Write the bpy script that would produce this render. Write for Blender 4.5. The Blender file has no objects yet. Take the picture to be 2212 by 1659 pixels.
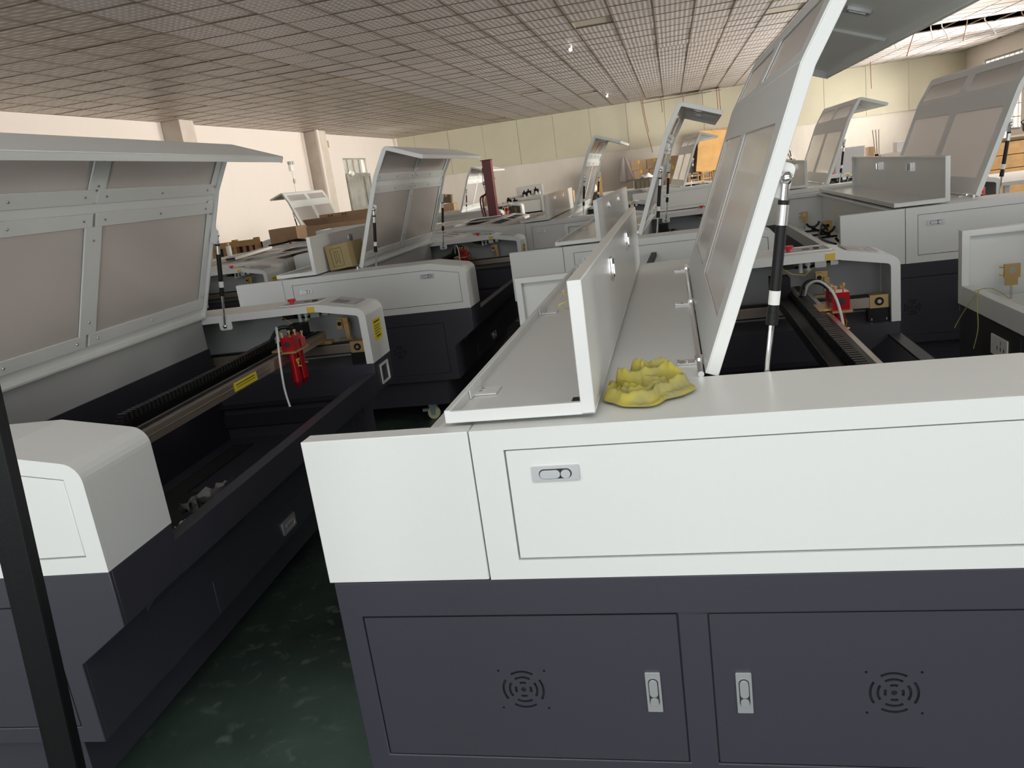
import bpy, math, random
from mathutils import Vector, Matrix
from mathutils.geometry import tessellate_polygon
random.seed(7)
PI = math.pi
SC = bpy.context.scene
COL = SC.collection

# ------------------------------------------------------------------ camera, world, lights, exposure
CAM_POS = Vector((0.4031, -1.3257, 1.4856))
RW = ((0.972758855, 0.191104630, -0.131222063), (-0.076244742, -0.270814508, -0.959607337), (-0.218922243, 0.943471527, -0.248867488))
cam = bpy.data.cameras.new('camera')
cam.sensor_width = 36.0
cam.lens = 1696.81 / 2212 * 36.0
cam.clip_end = 200
cob = bpy.data.objects.new('camera', cam)
COL.objects.link(cob)
m = Matrix.Identity(4)
for i in range(3):
    m[i][0] = RW[0][i]; m[i][1] = -RW[1][i]; m[i][2] = -RW[2][i]; m[i][3] = CAM_POS[i]
cob.matrix_world = m
SC.camera = cob

SC.view_settings.view_transform = 'Standard'
SC.view_settings.look = 'None'
SC.view_settings.gamma = 1
SC.view_settings.use_curve_mapping = False
SC.view_settings.exposure = 0.12

w = bpy.data.worlds.new('daylight')
SC.world = w
w.use_nodes = True
w.node_tree.nodes['Background'].inputs[0].default_value = (0.86, 0.93, 1.0, 1)
w.node_tree.nodes['Background'].inputs[1].default_value = 1.6

def area(name, loc, rot, sx, sy, power, col):
    l = bpy.data.lights.new(name, 'AREA')
    l.shape = 'RECTANGLE'; l.size = sx; l.size_y = sy; l.energy = power; l.color = col
    o = bpy.data.objects.new(name, l); COL.objects.link(o)
    o.location = loc; o.rotation_euler = rot
    return o
XL, XR, YB, YF, ZC = -9.6, 9.8, -5.0, 27.9, 3.546
# daylight through the loading doors behind the photographer (area lights face +Y into the hall)
for dx in (-6.0, -0.2, 5.6):
    area('door_daylight', (dx, YB - 0.6, 1.35), (PI / 2, 0, 0), 4.4, 2.4, 55, (1.0, 0.99, 0.96))
# roof light in the ceiling behind the photographer
area('roof_light', (0.6, -2.75, ZC + .02), (math.radians(12), 0, 0), 6.6, 1.7, 105, (1.0, 0.985, 0.95))
# daylight through the windows of the right-hand wall (facing -X)
for dy, pw in ((2.0, 300), (8.0, 550), (14.0, 3000), (20.0, 3400), (25.0, 1500)):
    area('window_daylight', (XR + 0.5, dy, 2.05), (0, PI / 2, 0), 2.6, 3.6, pw, (1.0, 0.93, 0.86))

# ------------------------------------------------------------------ materials
def mat(name, col, rough=0.5, metal=0.0, bump=0.0, bscale=400, var=0.0, vscale=3, spec=0.5, coat=0.0, vcol=None):
    M = bpy.data.materials.new(name); M.use_nodes = True
    nt = M.node_tree; b = nt.nodes['Principled BSDF']
    b.inputs['Base Color'].default_value = (*col, 1)
    b.inputs['Roughness'].default_value = rough
    b.inputs['Metallic'].default_value = metal
    b.inputs['Specular IOR Level'].default_value = spec
    b.inputs['Coat Weight'].default_value = coat
    tc = nt.nodes.new('ShaderNodeTexCoord')
    if bump:
        n = nt.nodes.new('ShaderNodeTexNoise'); n.inputs['Scale'].default_value = bscale; n.inputs['Detail'].default_value = 2
        bp = nt.nodes.new('ShaderNodeBump'); bp.inputs['Strength'].default_value = bump; bp.inputs['Distance'].default_value = 0.001
        nt.links.new(tc.outputs['Object'], n.inputs['Vector']); nt.links.new(n.outputs['Fac'], bp.inputs['Height']); nt.links.new(bp.outputs['Normal'], b.inputs['Normal'])
    if var:
        n = nt.nodes.new('ShaderNodeTexNoise'); n.inputs['Scale'].default_value = vscale; n.inputs['Detail'].default_value = 6
        r = nt.nodes.new('ShaderNodeMapRange'); r.inputs[1].default_value = 0.35; r.inputs[2].default_value = 0.7
        mx = nt.nodes.new('ShaderNodeMix'); mx.data_type = 'RGBA'
        mx.inputs[6].default_value = (*col, 1)
        v = vcol or tuple(max(0, c * (1 - var)) for c in col)
        mx.inputs[7].default_value = (*v, 1)
        nt.links.new(tc.outputs['Object'], n.inputs['Vector']); nt.links.new(n.outputs['Fac'], r.inputs[0])
        nt.links.new(r.outputs[0], mx.inputs[0]); nt.links.new(mx.outputs[2], b.inputs['Base Color'])
    return M
WHITE = mat('white_powder_coat', (0.76, 0.775, 0.75), 0.36, bump=0.12, bscale=700, spec=0.5)
INGREY = mat('grey_inner_shade', (0.40, 0.41, 0.405), 0.45, bump=0.1, bscale=500)  # white coat darkened to grey: shade inside the covers is put into the colour
WHITED = mat('dusty_white_powder_coat', (0.66, 0.64, 0.60), 0.45, bump=0.1, var=0.25, vscale=4, vcol=(0.57, 0.54, 0.50))
GLOSSW = mat('glossy_white_powder_coat', (0.75, 0.76, 0.74), 0.2, bump=0.1, bscale=500)
DARK = mat('dark_navy_powder_coat', (0.043, 0.043, 0.056), 0.38, bump=0.25, bscale=600, spec=0.5)
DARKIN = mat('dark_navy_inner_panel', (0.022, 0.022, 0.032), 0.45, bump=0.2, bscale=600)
BLACK = mat('black_plastic', (0.006, 0.006, 0.0065), 0.42, spec=0.3)
BLACKM = mat('black_painted_steel', (0.005, 0.0055, 0.006), 0.4, bump=0.2, bscale=150, spec=0.2)
CHROME = mat('chrome', (0.8, 0.8, 0.8), 0.12, 1.0)
STEEL = mat('brushed_steel', (0.55, 0.54, 0.52), 0.32, 1.0, bump=0.1, bscale=200)
LATCH = mat('satin_zinc', (0.62, 0.63, 0.64), 0.38, 0.75)
GOLD = mat('brass_anodised', (0.55, 0.38, 0.16), 0.38, 0.7)
CHAMP = mat('champagne_aluminium', (0.42, 0.35, 0.29), 0.34, 0.8, bump=0.15, bscale=150)
RED = mat('red_anodised', (0.50, 0.012, 0.02), 0.25, 0.4, coat=0.3)
REDP = mat('red_button_plastic', (0.65, 0.02, 0.03), 0.4)
DRED = mat('dark_red_paint', (0.15, 0.004, 0.010), 0.35)
YEL = mat('yellow_sticker', (0.80, 0.66, 0.03), 0.55)
YELT = mat('yellow_tape', (0.75, 0.52, 0.06), 0.45)
HOSE = mat('white_silicone_hose', (0.62, 0.66, 0.64), 0.4)
INK = mat('black_print', (0.02, 0.02, 0.02), 0.6)
PAPER = mat('white_paper', (0.78, 0.77, 0.74), 0.7)
REDINK = mat('red_print', (0.6, 0.06, 0.05), 0.6)
BLUEINK = mat('blue_print', (0.05, 0.12, 0.5), 0.6)
CARD = mat('brown_cardboard', (0.50, 0.33, 0.20), 0.85, bump=0.2, bscale=60, var=0.15, vscale=5)
CARDY = mat('yellowish_cardboard', (0.40, 0.31, 0.15), 0.85, bump=0.2, bscale=60, var=0.1, vscale=5)
WOOD = mat('pale_pallet_wood', (0.52, 0.30, 0.12), 0.75, bump=0.3, bscale=40, var=0.25, vscale=8)
PLY = mat('plywood', (0.66, 0.38, 0.14), 0.7, var=0.2, vscale=3)
CREAM = mat('cream_wheel_nylon', (0.66, 0.64, 0.42), 0.5)
GALV = mat('galvanised_green_bracket', (0.40, 0.50, 0.48), 0.35, 0.6)
DISP = mat('grey_membrane_keypad', (0.42, 0.41, 0.40), 0.45)
DISPD = mat('keypad_screen', (0.20, 0.21, 0.22), 0.2)
BLUE = mat('blue_plastic_box', (0.03, 0.22, 0.50), 0.5)
OLIVE = mat('olive_brown_box', (0.12, 0.085, 0.04), 0.8)
DGREEN = mat('dark_green_crate', (0.06, 0.07, 0.055), 0.6)
GREYM = mat('weathered_grey_metal', (0.40, 0.40, 0.36), 0.5, 0.2, var=0.4, vscale=2)
CLOTHW = mat('white_cloth', (0.78, 0.72, 0.72), 0.85, bump=0.5, bscale=25)
GREYP = mat('grey_panel', (0.55, 0.54, 0.56), 0.5)

def pane_mat(name, tint, milk, fac):
    M = bpy.data.materials.new(name); M.use_nodes = True; nt = M.node_tree
    for n in list(nt.nodes): nt.nodes.remove(n)
    out = nt.nodes.new('ShaderNodeOutputMaterial')
    tr = nt.nodes.new('ShaderNodeBsdfTransparent'); tr.inputs[0].default_value = (*tint, 1)
    df = nt.nodes.new('ShaderNodeBsdfDiffuse'); df.inputs[0].default_value = (*milk, 1)
    tl = nt.nodes.new('ShaderNodeBsdfTranslucent'); tl.inputs[0].default_value = (*milk, 1)
    gl = nt.nodes.new('ShaderNodeBsdfGlossy'); gl.inputs[0].default_value = (1, 1, 1, 1); gl.inputs[1].default_value = 0.12
    fr = nt.nodes.new('ShaderNodeFresnel'); fr.inputs[0].default_value = 1.45
    m1 = nt.nodes.new('ShaderNodeMixShader'); m1.inputs[0].default_value = 0.62
    m2 = nt.nodes.new('ShaderNodeMixShader'); m2.inputs[0].default_value = fac
    m3 = nt.nodes.new('ShaderNodeMixShader')
    L = nt.links.new
    L(df.outputs[0], m1.inputs[1]); L(tl.outputs[0], m1.inputs[2])
    L(tr.outputs[0], m2.inputs[1]); L(m1.outputs[0], m2.inputs[2])
    L(fr.outputs[0], m3.inputs[0]); L(m2.outputs[0], m3.inputs[1]); L(gl.outputs[0], m3.inputs[2])
    L(m3.outputs[0], out.inputs[0])
    return M
PANE = pane_mat('filmed_acrylic', (0.90, 0.84, 0.80), (0.99, 0.94, 0.90), 0.88)
PANEC = pane_mat('clear_tinted_acrylic', (0.86, 0.76, 0.66), (0.80, 0.70, 0.60), 0.35)
GLASS = pane_mat('window_glass', (0.97, 0.98, 0.97), (0.9, 0.9, 0.9), 0.06)
FILM = pane_mat('crumpled_plastic_film', (0.85, 0.87, 0.88), (0.8, 0.8, 0.8), 0.25)

def wall_mat(name, a, b, c, scale):
    M = mat(name, a, 0.85, bump=0.3, bscale=30)
    nt = M.node_tree; bs = nt.nodes['Principled BSDF']; L = nt.links.new
    tc = nt.nodes.new('ShaderNodeTexCoord')
    n = nt.nodes.new('ShaderNodeTexNoise'); n.inputs['Scale'].default_value = scale; n.inputs['Detail'].default_value = 8; n.inputs['Roughness'].default_value = 0.65
    mp = nt.nodes.new('ShaderNodeMapping'); mp.inputs['Scale'].default_value = (1, 1, 0.35)
    r = nt.nodes.new('ShaderNodeValToRGB')
    e = r.color_ramp.elements; e[0].position = 0.3; e[0].color = (*b, 1); e[1].position = 0.62; e[1].color = (*a, 1)
    q = e.new(0.24); q.color = (*c, 1)
    L(tc.outputs['Object'], mp.inputs[0]); L(mp.outputs[0], n.inputs['Vector']); L(n.outputs['Fac'], r.inputs[0]); L(r.outputs[0], bs.inputs['Base Color'])
    return M
PLASTER = wall_mat('stained_cream_plaster', (0.75, 0.675, 0.62), (0.72, 0.66, 0.61), (0.52, 0.47, 0.42), 0.7)
PLASTERF = wall_mat('pale_lower_plaster', (0.78, 0.73, 0.66), (0.68, 0.62, 0.55), (0.5, 0.45, 0.4), 0.9)
GREENW = mat('pale_green_wall_panel', (0.62, 0.585, 0.45), 0.6, var=0.08, vscale=1)
CONC = mat('column_plaster', (0.62, 0.55, 0.48), 0.85, bump=0.3, bscale=30, var=0.15)
SHADEDG = mat('grid_metal', (0.16, 0.11, 0.08), 0.6)
VOID = mat('roof_void', (0.07, 0.045, 0.035), 0.9)

def tile_mat(name, col, kind):
    M = mat(name, col, 0.42, spec=0.35)
    nt = M.node_tree; b = nt.nodes['Principled BSDF']; L = nt.links.new
    tc = nt.nodes.new('ShaderNodeTexCoord')
    ht = None
    if kind == 'wave':
        mp = nt.nodes.new('ShaderNodeMapping'); mp.inputs['Rotation'].default_value = (0, 0, 0.6)
        a = nt.nodes.new('ShaderNodeTexWave'); a.inputs['Scale'].default_value = 1.9; a.inputs['Distortion'].default_value = 3.2; a.inputs['Detail Scale'].default_value = 1.5
        c = nt.nodes.new('ShaderNodeTexWave'); c.bands_direction = 'Y'; c.inputs['Scale'].default_value = 3.0; c.inputs['Distortion'].default_value = 1.0
        L(tc.outputs['Object'], mp.inputs[0]); L(mp.outputs[0], a.inputs['Vector']); L(tc.outputs['Object'], c.inputs['Vector'])
        st, dist = 0.5, 0.012
        cs, cd = 1.25, 0.72
    else:
        a = nt.nodes.new('ShaderNodeTexWave'); a.bands_direction = 'X'; a.inputs['Scale'].default_value = 4.4
        c = nt.nodes.new('ShaderNodeTexWave'); c.bands_direction = 'Y'; c.inputs['Scale'].default_value = 3.3; c.inputs['Distortion'].default_value = 0.4
        L(tc.outputs['Object'], a.inputs['Vector']); L(tc.outputs['Object'], c.inputs['Vector'])
        st, dist = 0.5, 0.008
        cs, cd = 1.12, 0.78
    mm = nt.nodes.new('ShaderNodeMath'); mm.operation = 'MULTIPLY'
    L(a.outputs['Fac'], mm.inputs[0]); L(c.outputs['Fac'], mm.inputs[1])
    bp = nt.nodes.new('ShaderNodeBump'); bp.inputs['Strength'].default_value = st; bp.inputs['Distance'].default_value = dist
    L(mm.outputs[0], bp.inputs['Height']); L(bp.outputs['Normal'], b.inputs['Normal'])
    r = nt.nodes.new('ShaderNodeMix'); r.data_type = 'RGBA'
    r.inputs[6].default_value = (*[x * cd for x in col], 1); r.inputs[7].default_value = (*[min(1, x * cs) for x in col], 1)
    L(mm.outputs[0], r.inputs[0]); L(r.outputs[2], b.inputs['Base Color'])
    return M
TILEA = tile_mat('embossed_tile_tan', (0.64, 0.56, 0.49), 'wave')
TILEB = tile_mat('ribbed_tile_grey', (0.74, 0.67, 0.66), 'rib')
TILEP = mat('plain_tile', (0.60, 0.55, 0.46), 0.55)

def floor_mat():
    M = mat('worn_green_floor_paint', (0.08, 0.14, 0.11), 0.38, spec=0.5)
    nt = M.node_tree; b = nt.nodes['Principled BSDF']; L = nt.links.new
    tc = nt.nodes.new('ShaderNodeTexCoord')
    n1 = nt.nodes.new('ShaderNodeTexNoise'); n1.inputs['Scale'].default_value = 1.3; n1.inputs['Detail'].default_value = 9
    r1 = nt.nodes.new('ShaderNodeValToRGB'); e = r1.color_ramp.elements
    e[0].position = 0.35; e[0].color = (0.020, 0.028, 0.024, 1); e[1].position = 0.66; e[1].color = (0.080, 0.125, 0.102, 1)
    n2 = nt.nodes.new('ShaderNodeTexNoise'); n2.inputs['Scale'].default_value = 17; n2.inputs['Detail'].default_value = 8; n2.inputs['Distortion'].default_value = 0.6
    r2 = nt.nodes.new('ShaderNodeValToRGB'); e = r2.color_ramp.elements
    e[0].position = 0.58; e[0].color = (0, 0, 0, 1); e[1].position = 0.74; e[1].color = (1, 1, 1, 1)
    mx = nt.nodes.new('ShaderNodeMix'); mx.data_type = 'RGBA'; mx.inputs[7].default_value = (0.15, 0.18, 0.155, 1)
    L(tc.outputs['Object'], n1.inputs['Vector']); L(tc.outputs['Object'], n2.inputs['Vector'])
    L(n1.outputs['Fac'], r1.inputs[0]); L(n2.outputs['Fac'], r2.inputs[0])
    L(r2.outputs[0], mx.inputs[0]); L(r1.outputs[0], mx.inputs[6]); L(mx.outputs[2], b.inputs['Base Color'])
    bp = nt.nodes.new('ShaderNodeBump'); bp.inputs['Strength'].default_value = 0.25; bp.inputs['Distance'].default_value = 0.004
    L(n2.outputs['Fac'], bp.inputs['Height']); L(bp.outputs['Normal'], b.inputs['Normal'])
    return M
FLOORM = floor_mat()

# ------------------------------------------------------------------ mesh helpers
class MB:
    def __init__(s): s.v = []; s.f = []; s.m = []
    def add(s, vs, fs, mi=0):
        o = len(s.v); s.v += [tuple(v) for v in vs]
        for f in fs: s.f.append(tuple(i + o for i in f)); s.m.append(mi)
        return s
    def box(s, x0, x1, y0, y1, z0, z1, mi=0):
        s.k = getattr(s, 'k', 0) + 1   # successive pieces differ by a hair so no two faces coincide
        e = .00013 * (s.k % 6)
        if min(x1 - x0, y1 - y0, z1 - z0) > .003: x0 += e; x1 -= e; y0 += e; y1 -= e; z0 += e; z1 -= e
        vs = [(x, y, z) for x in (x0, x1) for y in (y0, y1) for z in (z0, z1)]
        return s.add(vs, [(0, 1, 3, 2), (4, 6, 7, 5), (0, 4, 5, 1), (2, 3, 7, 6), (0, 2, 6, 4), (1, 5, 7, 3)], mi)
    def plate(s, outline, holes, t0, t1, fn, mi=0):
        """2-D outline with holes, extruded between t0 and t1; fn(u, v, t) -> xyz"""
        loops = [outline] + list(holes)
        flat = [p for l in loops for p in l]
        tris = tessellate_polygon([[Vector((p[0], p[1], 0)) for p in l] for l in loops])
        n = len(flat)
        vs = [fn(p[0], p[1], t0) for p in flat] + [fn(p[0], p[1], t1) for p in flat]
        fs = [tuple(t) for t in tris] + [tuple(i + n for i in reversed(t)) for t in tris]
        o = 0
        for l in loops:
            k = len(l)
            for i in range(k):
                j = (i + 1) % k
                fs.append((o + i, o + j, o + j + n, o + i + n))
            o += k
        return s.add(vs, fs, mi)
    def prism(s, pts, y0, y1, mi=0):
        return s.plate(pts, [], y0, y1, lambda u, v, t: (u, t, v), mi)
    def sweep(s, line, th, y0, y1, mi=0):
        s.k = getattr(s, 'k', 0) + 1; e = .0003 * (1 + s.k % 4)
        line = offset(line, e); y0 += e; y1 -= e
        off = offset(line, th)
        for i in range(len(line) - 1):
            a, b, c, d = line[i], line[i + 1], off[i + 1], off[i]
            vs = [(p[0], y, p[1]) for y in (y0, y1) for p in (a, b, c, d)]
            fs = [(0, 1, 2, 3), (4, 7, 6, 5), (0, 4, 5, 1), (2, 6, 7, 3)]
            if i == 0: fs.append((0, 3, 7, 4))
            if i == len(line) - 2: fs.append((1, 5, 6, 2))
            s.add(vs, fs, mi)
        return s
    def cyl(s, p0, p1, r, n=12, r2=None, mi=0):
        p0 = Vector(p0); p1 = Vector(p1); d = (p1 - p0).normalized()
        u = d.orthogonal().normalized(); v = d.cross(u)
        r2 = r if r2 is None else r2
        vs = []
        for p, q in ((p0, r), (p1, r2)):
            for i in range(n):
                a = 2 * PI * i / n; vs.append(p + (u * math.cos(a) + v * math.sin(a)) * q)
        fs = [(i, (i + 1) % n, (i + 1) % n + n, i + n) for i in range(n)]
        fs += [tuple(range(n - 1, -1, -1)), tuple(range(n, 2 * n))]
        return s.add(vs, fs, mi)
    def tube(s, pts, r, n=8, mi=0):
        pts = [Vector(p) for p in pts]; vs = []
        u = None
        for k, p in enumerate(pts):
            d = (pts[min(k + 1, len(pts) - 1)] - pts[max(k - 1, 0)]).normalized()
            if u is None: u = d.orthogonal().normalized()
            u = (u - d * u.dot(d)).normalized(); v = d.cross(u)
            for i in range(n):
                a = 2 * PI * i / n; vs.append(p + (u * math.cos(a) + v * math.sin(a)) * r)
        fs = []
        for k in range(len(pts) - 1):
            for i in range(n):
                j = (i + 1) % n; fs.append((k * n + i, k * n + j, (k + 1) * n + j, (k + 1) * n + i))
        fs += [tuple(range(n - 1, -1, -1)), tuple(range((len(pts) - 1) * n, len(pts) * n))]
        return s.add(vs, fs, mi)
    def ball(s, c, r, n=10, k=6, mi=0):
        c = Vector(c); vs = [c + Vector((0, 0, r))]
        for j in range(1, k):
            t = PI * j / k
            for i in range(n):
                a = 2 * PI * i / n; vs.append(c + Vector((math.sin(t) * math.cos(a), math.sin(t) * math.sin(a), math.cos(t))) * r)
        vs.append(c - Vector((0, 0, r)))
        fs = [(0, 1 + i, 1 + (i + 1) % n) for i in range(n)]
        for j in range(k - 2):
            for i in range(n):
                a = 1 + j * n + i; b = 1 + j * n + (i + 1) % n; fs.append((a, a + n, b + n, b))
        o = 1 + (k - 2) * n
        fs += [(o + i, len(vs) - 1, o + (i + 1) % n) for i in range(n)]
        return s.add(vs, fs, mi)
    def xf(s, M, start=0):
        for i in range(start, len(s.v)): s.v[i] = tuple(M @ Vector(s.v[i]))
        return s
    def mesh(s, name, mats, smooth=30):
        me = bpy.data.meshes.new(name); me.from_pydata(s.v, [], s.f)
        for mt in mats: me.materials.append(mt)
        me.polygons.foreach_set('material_index', s.m)
        me.validate(); me.update()
        import bmesh
        bm = bmesh.new(); bm.from_mesh(me); bmesh.ops.recalc_face_normals(bm, faces=bm.faces); bm.to_mesh(me); bm.free()
        me.polygons.foreach_set('use_smooth', [True] * len(me.polygons))
        me.set_sharp_from_angle(angle=math.radians(smooth))
        return me

def offset(line, th):
    out = []
    for i, p in enumerate(line):
        a = line[max(i - 1, 0)]; b = line[min(i + 1, len(line) - 1)]
        def nrm(p, q):
            dx, dy = q[0] - p[0], q[1] - p[1]; l = math.hypot(dx, dy); return (dy / l, -dx / l)
        n1 = nrm(a, p) if i > 0 else nrm(p, b)
        n2 = nrm(p, b) if i < len(line) - 1 else n1
        nx, ny = n1[0] + n2[0], n1[1] + n2[1]; l = math.hypot(nx, ny); nx /= l; ny /= l
        c = max(0.5, nx * n1[0] + ny * n1[1])
        out.append((p[0] + nx * th / c, p[1] + ny * th / c))
    return out
def fillet(pts, i, r, n=5):
    """replace corner i of an open polyline with an arc"""
    p, a, b = Vector(pts[i]), Vector(pts[i - 1]), Vector(pts[i + 1])
    d1 = (a - p).normalized(); d2 = (b - p).normalized()
    ang = d1.angle(d2); t = r / math.tan(ang / 2)
    s, e = p + d1 * t, p + d2 * t
    c = p + (d1 + d2).normalized() * (r / math.sin(ang / 2))
    out = []
    for k in range(n + 1):
        q = s.lerp(e, k / n) - c
        out.append(tuple(c + q.normalized() * r))
    return [tuple(x) for x in pts[:i]] + out + [tuple(x) for x in pts[i + 1:]]
def rect(u0, u1, v0, v1): return [(u0, v0), (u1, v0), (u1, v1), (u0, v1)]
def rrect(u0, u1, v0, v1, r, n=3):
    out = []
    for cx, cy, a0 in ((u1 - r, v0 + r, -PI / 2), (u1 - r, v1 - r, 0), (u0 + r, v1 - r, PI / 2), (u0 + r, v0 + r, PI)):
        for k in range(n + 1):
            a = a0 + PI / 2 * k / n; out.append((cx + r * math.cos(a), cy + r * math.sin(a)))
    return out
def circ(cx, cy, r, n=10): return [(cx + r * math.cos(2 * PI * i / n), cy + r * math.sin(2 * PI * i / n)) for i in range(n)]
XZ = lambda u, v, t: (u, t, v)
XY = lambda u, v, t: (u, v, t)
YZ = lambda u, v, t: (t, u, v)

CACHE = {}
def cached(key, fn, mats, smooth=30):
    if key not in CACHE: CACHE[key] = fn().mesh(key.split('|')[0], mats, smooth)
    return CACHE[key]
def ob(name, me, parent=None, loc=(0, 0, 0), rot=(0, 0, 0), bevel=0.0, label=None, kind=None):
    o = bpy.data.objects.new(name, me); COL.objects.link(o)
    o.location = loc; o.rotation_euler = rot
    if parent: o.parent = parent
    if bevel:
        b = o.modifiers.new('bevel', 'BEVEL'); b.width = bevel; b.segments = 2; b.limit_method = 'ANGLE'; b.angle_limit = math.radians(35)
    if label: o['label'] = label
    if kind: o['kind'] = kind
    return o
def thing(name, label, cat, loc=(0, 0, 0), rz=0.0, group=None):
    o = bpy.data.objects.new(name, None); COL.objects.link(o); o.empty_display_size = 0.1
    o.location = loc; o.rotation_euler = (0, 0, rz); o['label'] = label; o['category'] = cat
    if group: o['group'] = group
    return o
def tag(o, label, cat, group=None):
    o['label'] = label; o['category'] = cat
    if group: o['group'] = group
    return o

# ------------------------------------------------------------------ room
def struct(name, mb, mats, parent=None, **k):
    o = ob(name, mb.mesh(name, mats), parent, **k); o['kind'] = 'structure'; return o
struct('floor', MB().box(XL - 0.3, XR + 0.3, YB - 0.3, YF + 0.3, -0.1, 0.0), [FLOORM])
# left wall with a small barred window near the far end
wy0, wy1, wz0, wz1 = 22.75, 24.75, 2.35, 2.85
b = MB().plate(rect(YB, YF, 0, ZC + 0.3), [rect(wy0, wy1, wz0, wz1)], XL - 0.25, XL, YZ)
struct('wall_left', b, [PLASTER])
win = struct('window_1', MB().plate(rect(wy0, wy1, wz0, wz1), [rect(wy0 + .05, wy1 - .05, wz0 + .04, wz1 - .04)], XL - 0.12, XL - 0.06, YZ), [GREYM])
for k in range(1, 4):
    y = wy0 + (wy1 - wy0) * k / 4; ob('window_bar', MB().box(XL - .11, XL - .07, y - .02, y + .02, wz0, wz1).mesh('window_bar', [SHADEDG]), win)
ob('window_pane', MB().box(XL - .16, XL - .155, wy0, wy1, wz0, wz1).mesh('window_pane', [GLASS]), win)
area('window_daylight', (XL - 0.45, 23.75, 2.6), (0, -PI / 2, 0), 0.7, 2.2, 60, (1, 0.95, 0.8))
# far wall: pale green panels above, plaster below
fw = struct('wall_far', MB().box(XL - .25, XR + .25, YF + 0.02, YF + .25, 0, ZC + .3), [PLASTERF])
xs = [XL, -8.8, -7.5, -6.2, -4.9, -3.6, -2.3, -1.0, 0.3, 1.6, 2.9, 4.2, 5.5, 6.8, 8.1, XR]
for i in range(len(xs) - 1):
    dy = random.uniform(0, 0.012)
    ob('wall_panel', MB().box(xs[i] + .004, xs[i + 1] - .004, YF - 0.03 - dy, YF + .02, 1.985, ZC).mesh('wall_panel', [GREENW]), fw)
# right wall with big windows
wins = [(0.4, 3.6), (6.4, 9.6), (12.4, 15.6), (18.4, 21.6), (23.6, 26.4)]
struct('wall_right', MB().plate(rect(YB, YF, 0, ZC + .3), [rect(a, c, 1.0, 3.1) for a, c in wins], XR, XR + .25, YZ), [PLASTER])
for i, (a, c) in enumerate(wins):
    wn = struct('window_%d' % (i + 2), MB().plate(rect(a, c, 1.0, 3.1), [rect(a + .06, c - .06, 1.06, 3.04)], XR + .05, XR + .12, YZ), [GREYM])
    for k in range(1, 8):
        y = a + (c - a) * k / 8; ob('window_bar', MB().box(XR + .06, XR + .09, y - .012, y + .012, 1.03, 3.07).mesh('window_bar', [SHADEDG]), wn)
    for k in range(1, 6):
        z = 1.0 + 2.1 * k / 6; ob('window_rail', MB().box(XR + .065, XR + .085, a + .03, c - .03, z - .01, z + .01).mesh('window_rail', [SHADEDG]), wn)
    ob('window_pane', MB().box(XR + .13, XR + .135, a, c, 1.0, 3.1).mesh('window_pane', [GLASS]), wn)
# back wall (behind the photographer) with three loading doors
struct('wall_back', MB().plate(rect(XL - .25, XR + .25, 0, ZC + .3), [rect(dx - 2.2, dx + 2.2, 0.02, 3.25) for dx in (-6, -.2, 5.6)], YB - .25, YB, XZ), [PLASTER])
# two wall columns on the left wall
for i, (y0, y1, d, z1) in enumerate(((13.75, 14.25, 0.42, ZC), (20.3, 20.85, 0.42, ZC))):
    struct('trim_%d' % (i + 1), MB().box(XL, XL + d, y0, y1, 0, z1).box(XL, XL + 0.1, y1, y1 + 0.32, ZC - 0.16, ZC), [CONC], bevel=0.01)
struct('trim_3', MB().box(XL, XL + .12, YF - .14, YF, 0, ZC), [PLASTER])
struct('trim_4', MB().cyl((XL + .46, 20.15, 0), (XL + .46, 20.15, ZC), .055, 12), [PLASTER])

# ceiling: lay-in tiles on a light grid; the nearest tiles in view are parts
PX, PY = 0.583, 0.618
X0 = -3.183 - 11 * PX; Y0 = 8.385 - 26 * PY
FOLD = -4.66
def project(P):
    d = Vector(P) - CAM_POS
    c = [sum(RW[i][k] * d[k] for k in range(3)) for i in range(3)]
    if c[2] < 0.3: return None
    return 1106 + 1696.8 * c[0] / c[2], 829.5 + 1696.8 * c[1] / c[2], c[2]
ce = struct('ceiling', MB().box(XL - .2, XR + .2, YB, YF + .2, ZC + .30, ZC + .34), [VOID])
gap = lambda x, y: (4.6 < x < 9.6 and 18.9 < y < 20.1)
missing = lambda x, y: gap(x, y) or (-2.8 < x < 4.0 and -3.7 < y < -1.8) or (0.0 < x < 1.75 and y > YF - 1.0)
tiles = []
i = 0
while X0 + i * PX < XR:
    j = 0
    while Y0 + j * PY < YF:
        x0, y0 = X0 + i * PX, Y0 + j * PY
        x1, y1 = min(x0 + PX, XR), min(y0 + PY, YF)
        x0c = max(x0, XL)
        cx, cy = (x0c + x1) / 2, (y0 + y1) / 2
        if x1 - x0c > .05 and y1 - y0 > .05 and y0 > YB and not missing(cx, cy):
            p = project((cx, cy, ZC))
            vis = p and -60 < p[0] < 2270 and -60 < p[1] < 420
            size = 1 / p[2] if vis else 0
            full = x1 - x0c > PX - .01 and y1 - y0 > PY - .01
            tiles.append((size if full else 0, cx, cy, x0c, x1, y0, y1))
        j += 1
    i += 1
tiles.sort(reverse=True)
G = 0.008
def tile_mesh(mt): return MB().box(-PX / 2 + G, PX / 2 - G, -PY / 2 + G, PY / 2 - G, 0, 0.008).mesh('ceiling_tile', [mt])
tmA, tmB, tmP = tile_mesh(TILEA), tile_mesh(TILEB), tile_mesh(TILEP)
rest = MB()
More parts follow.
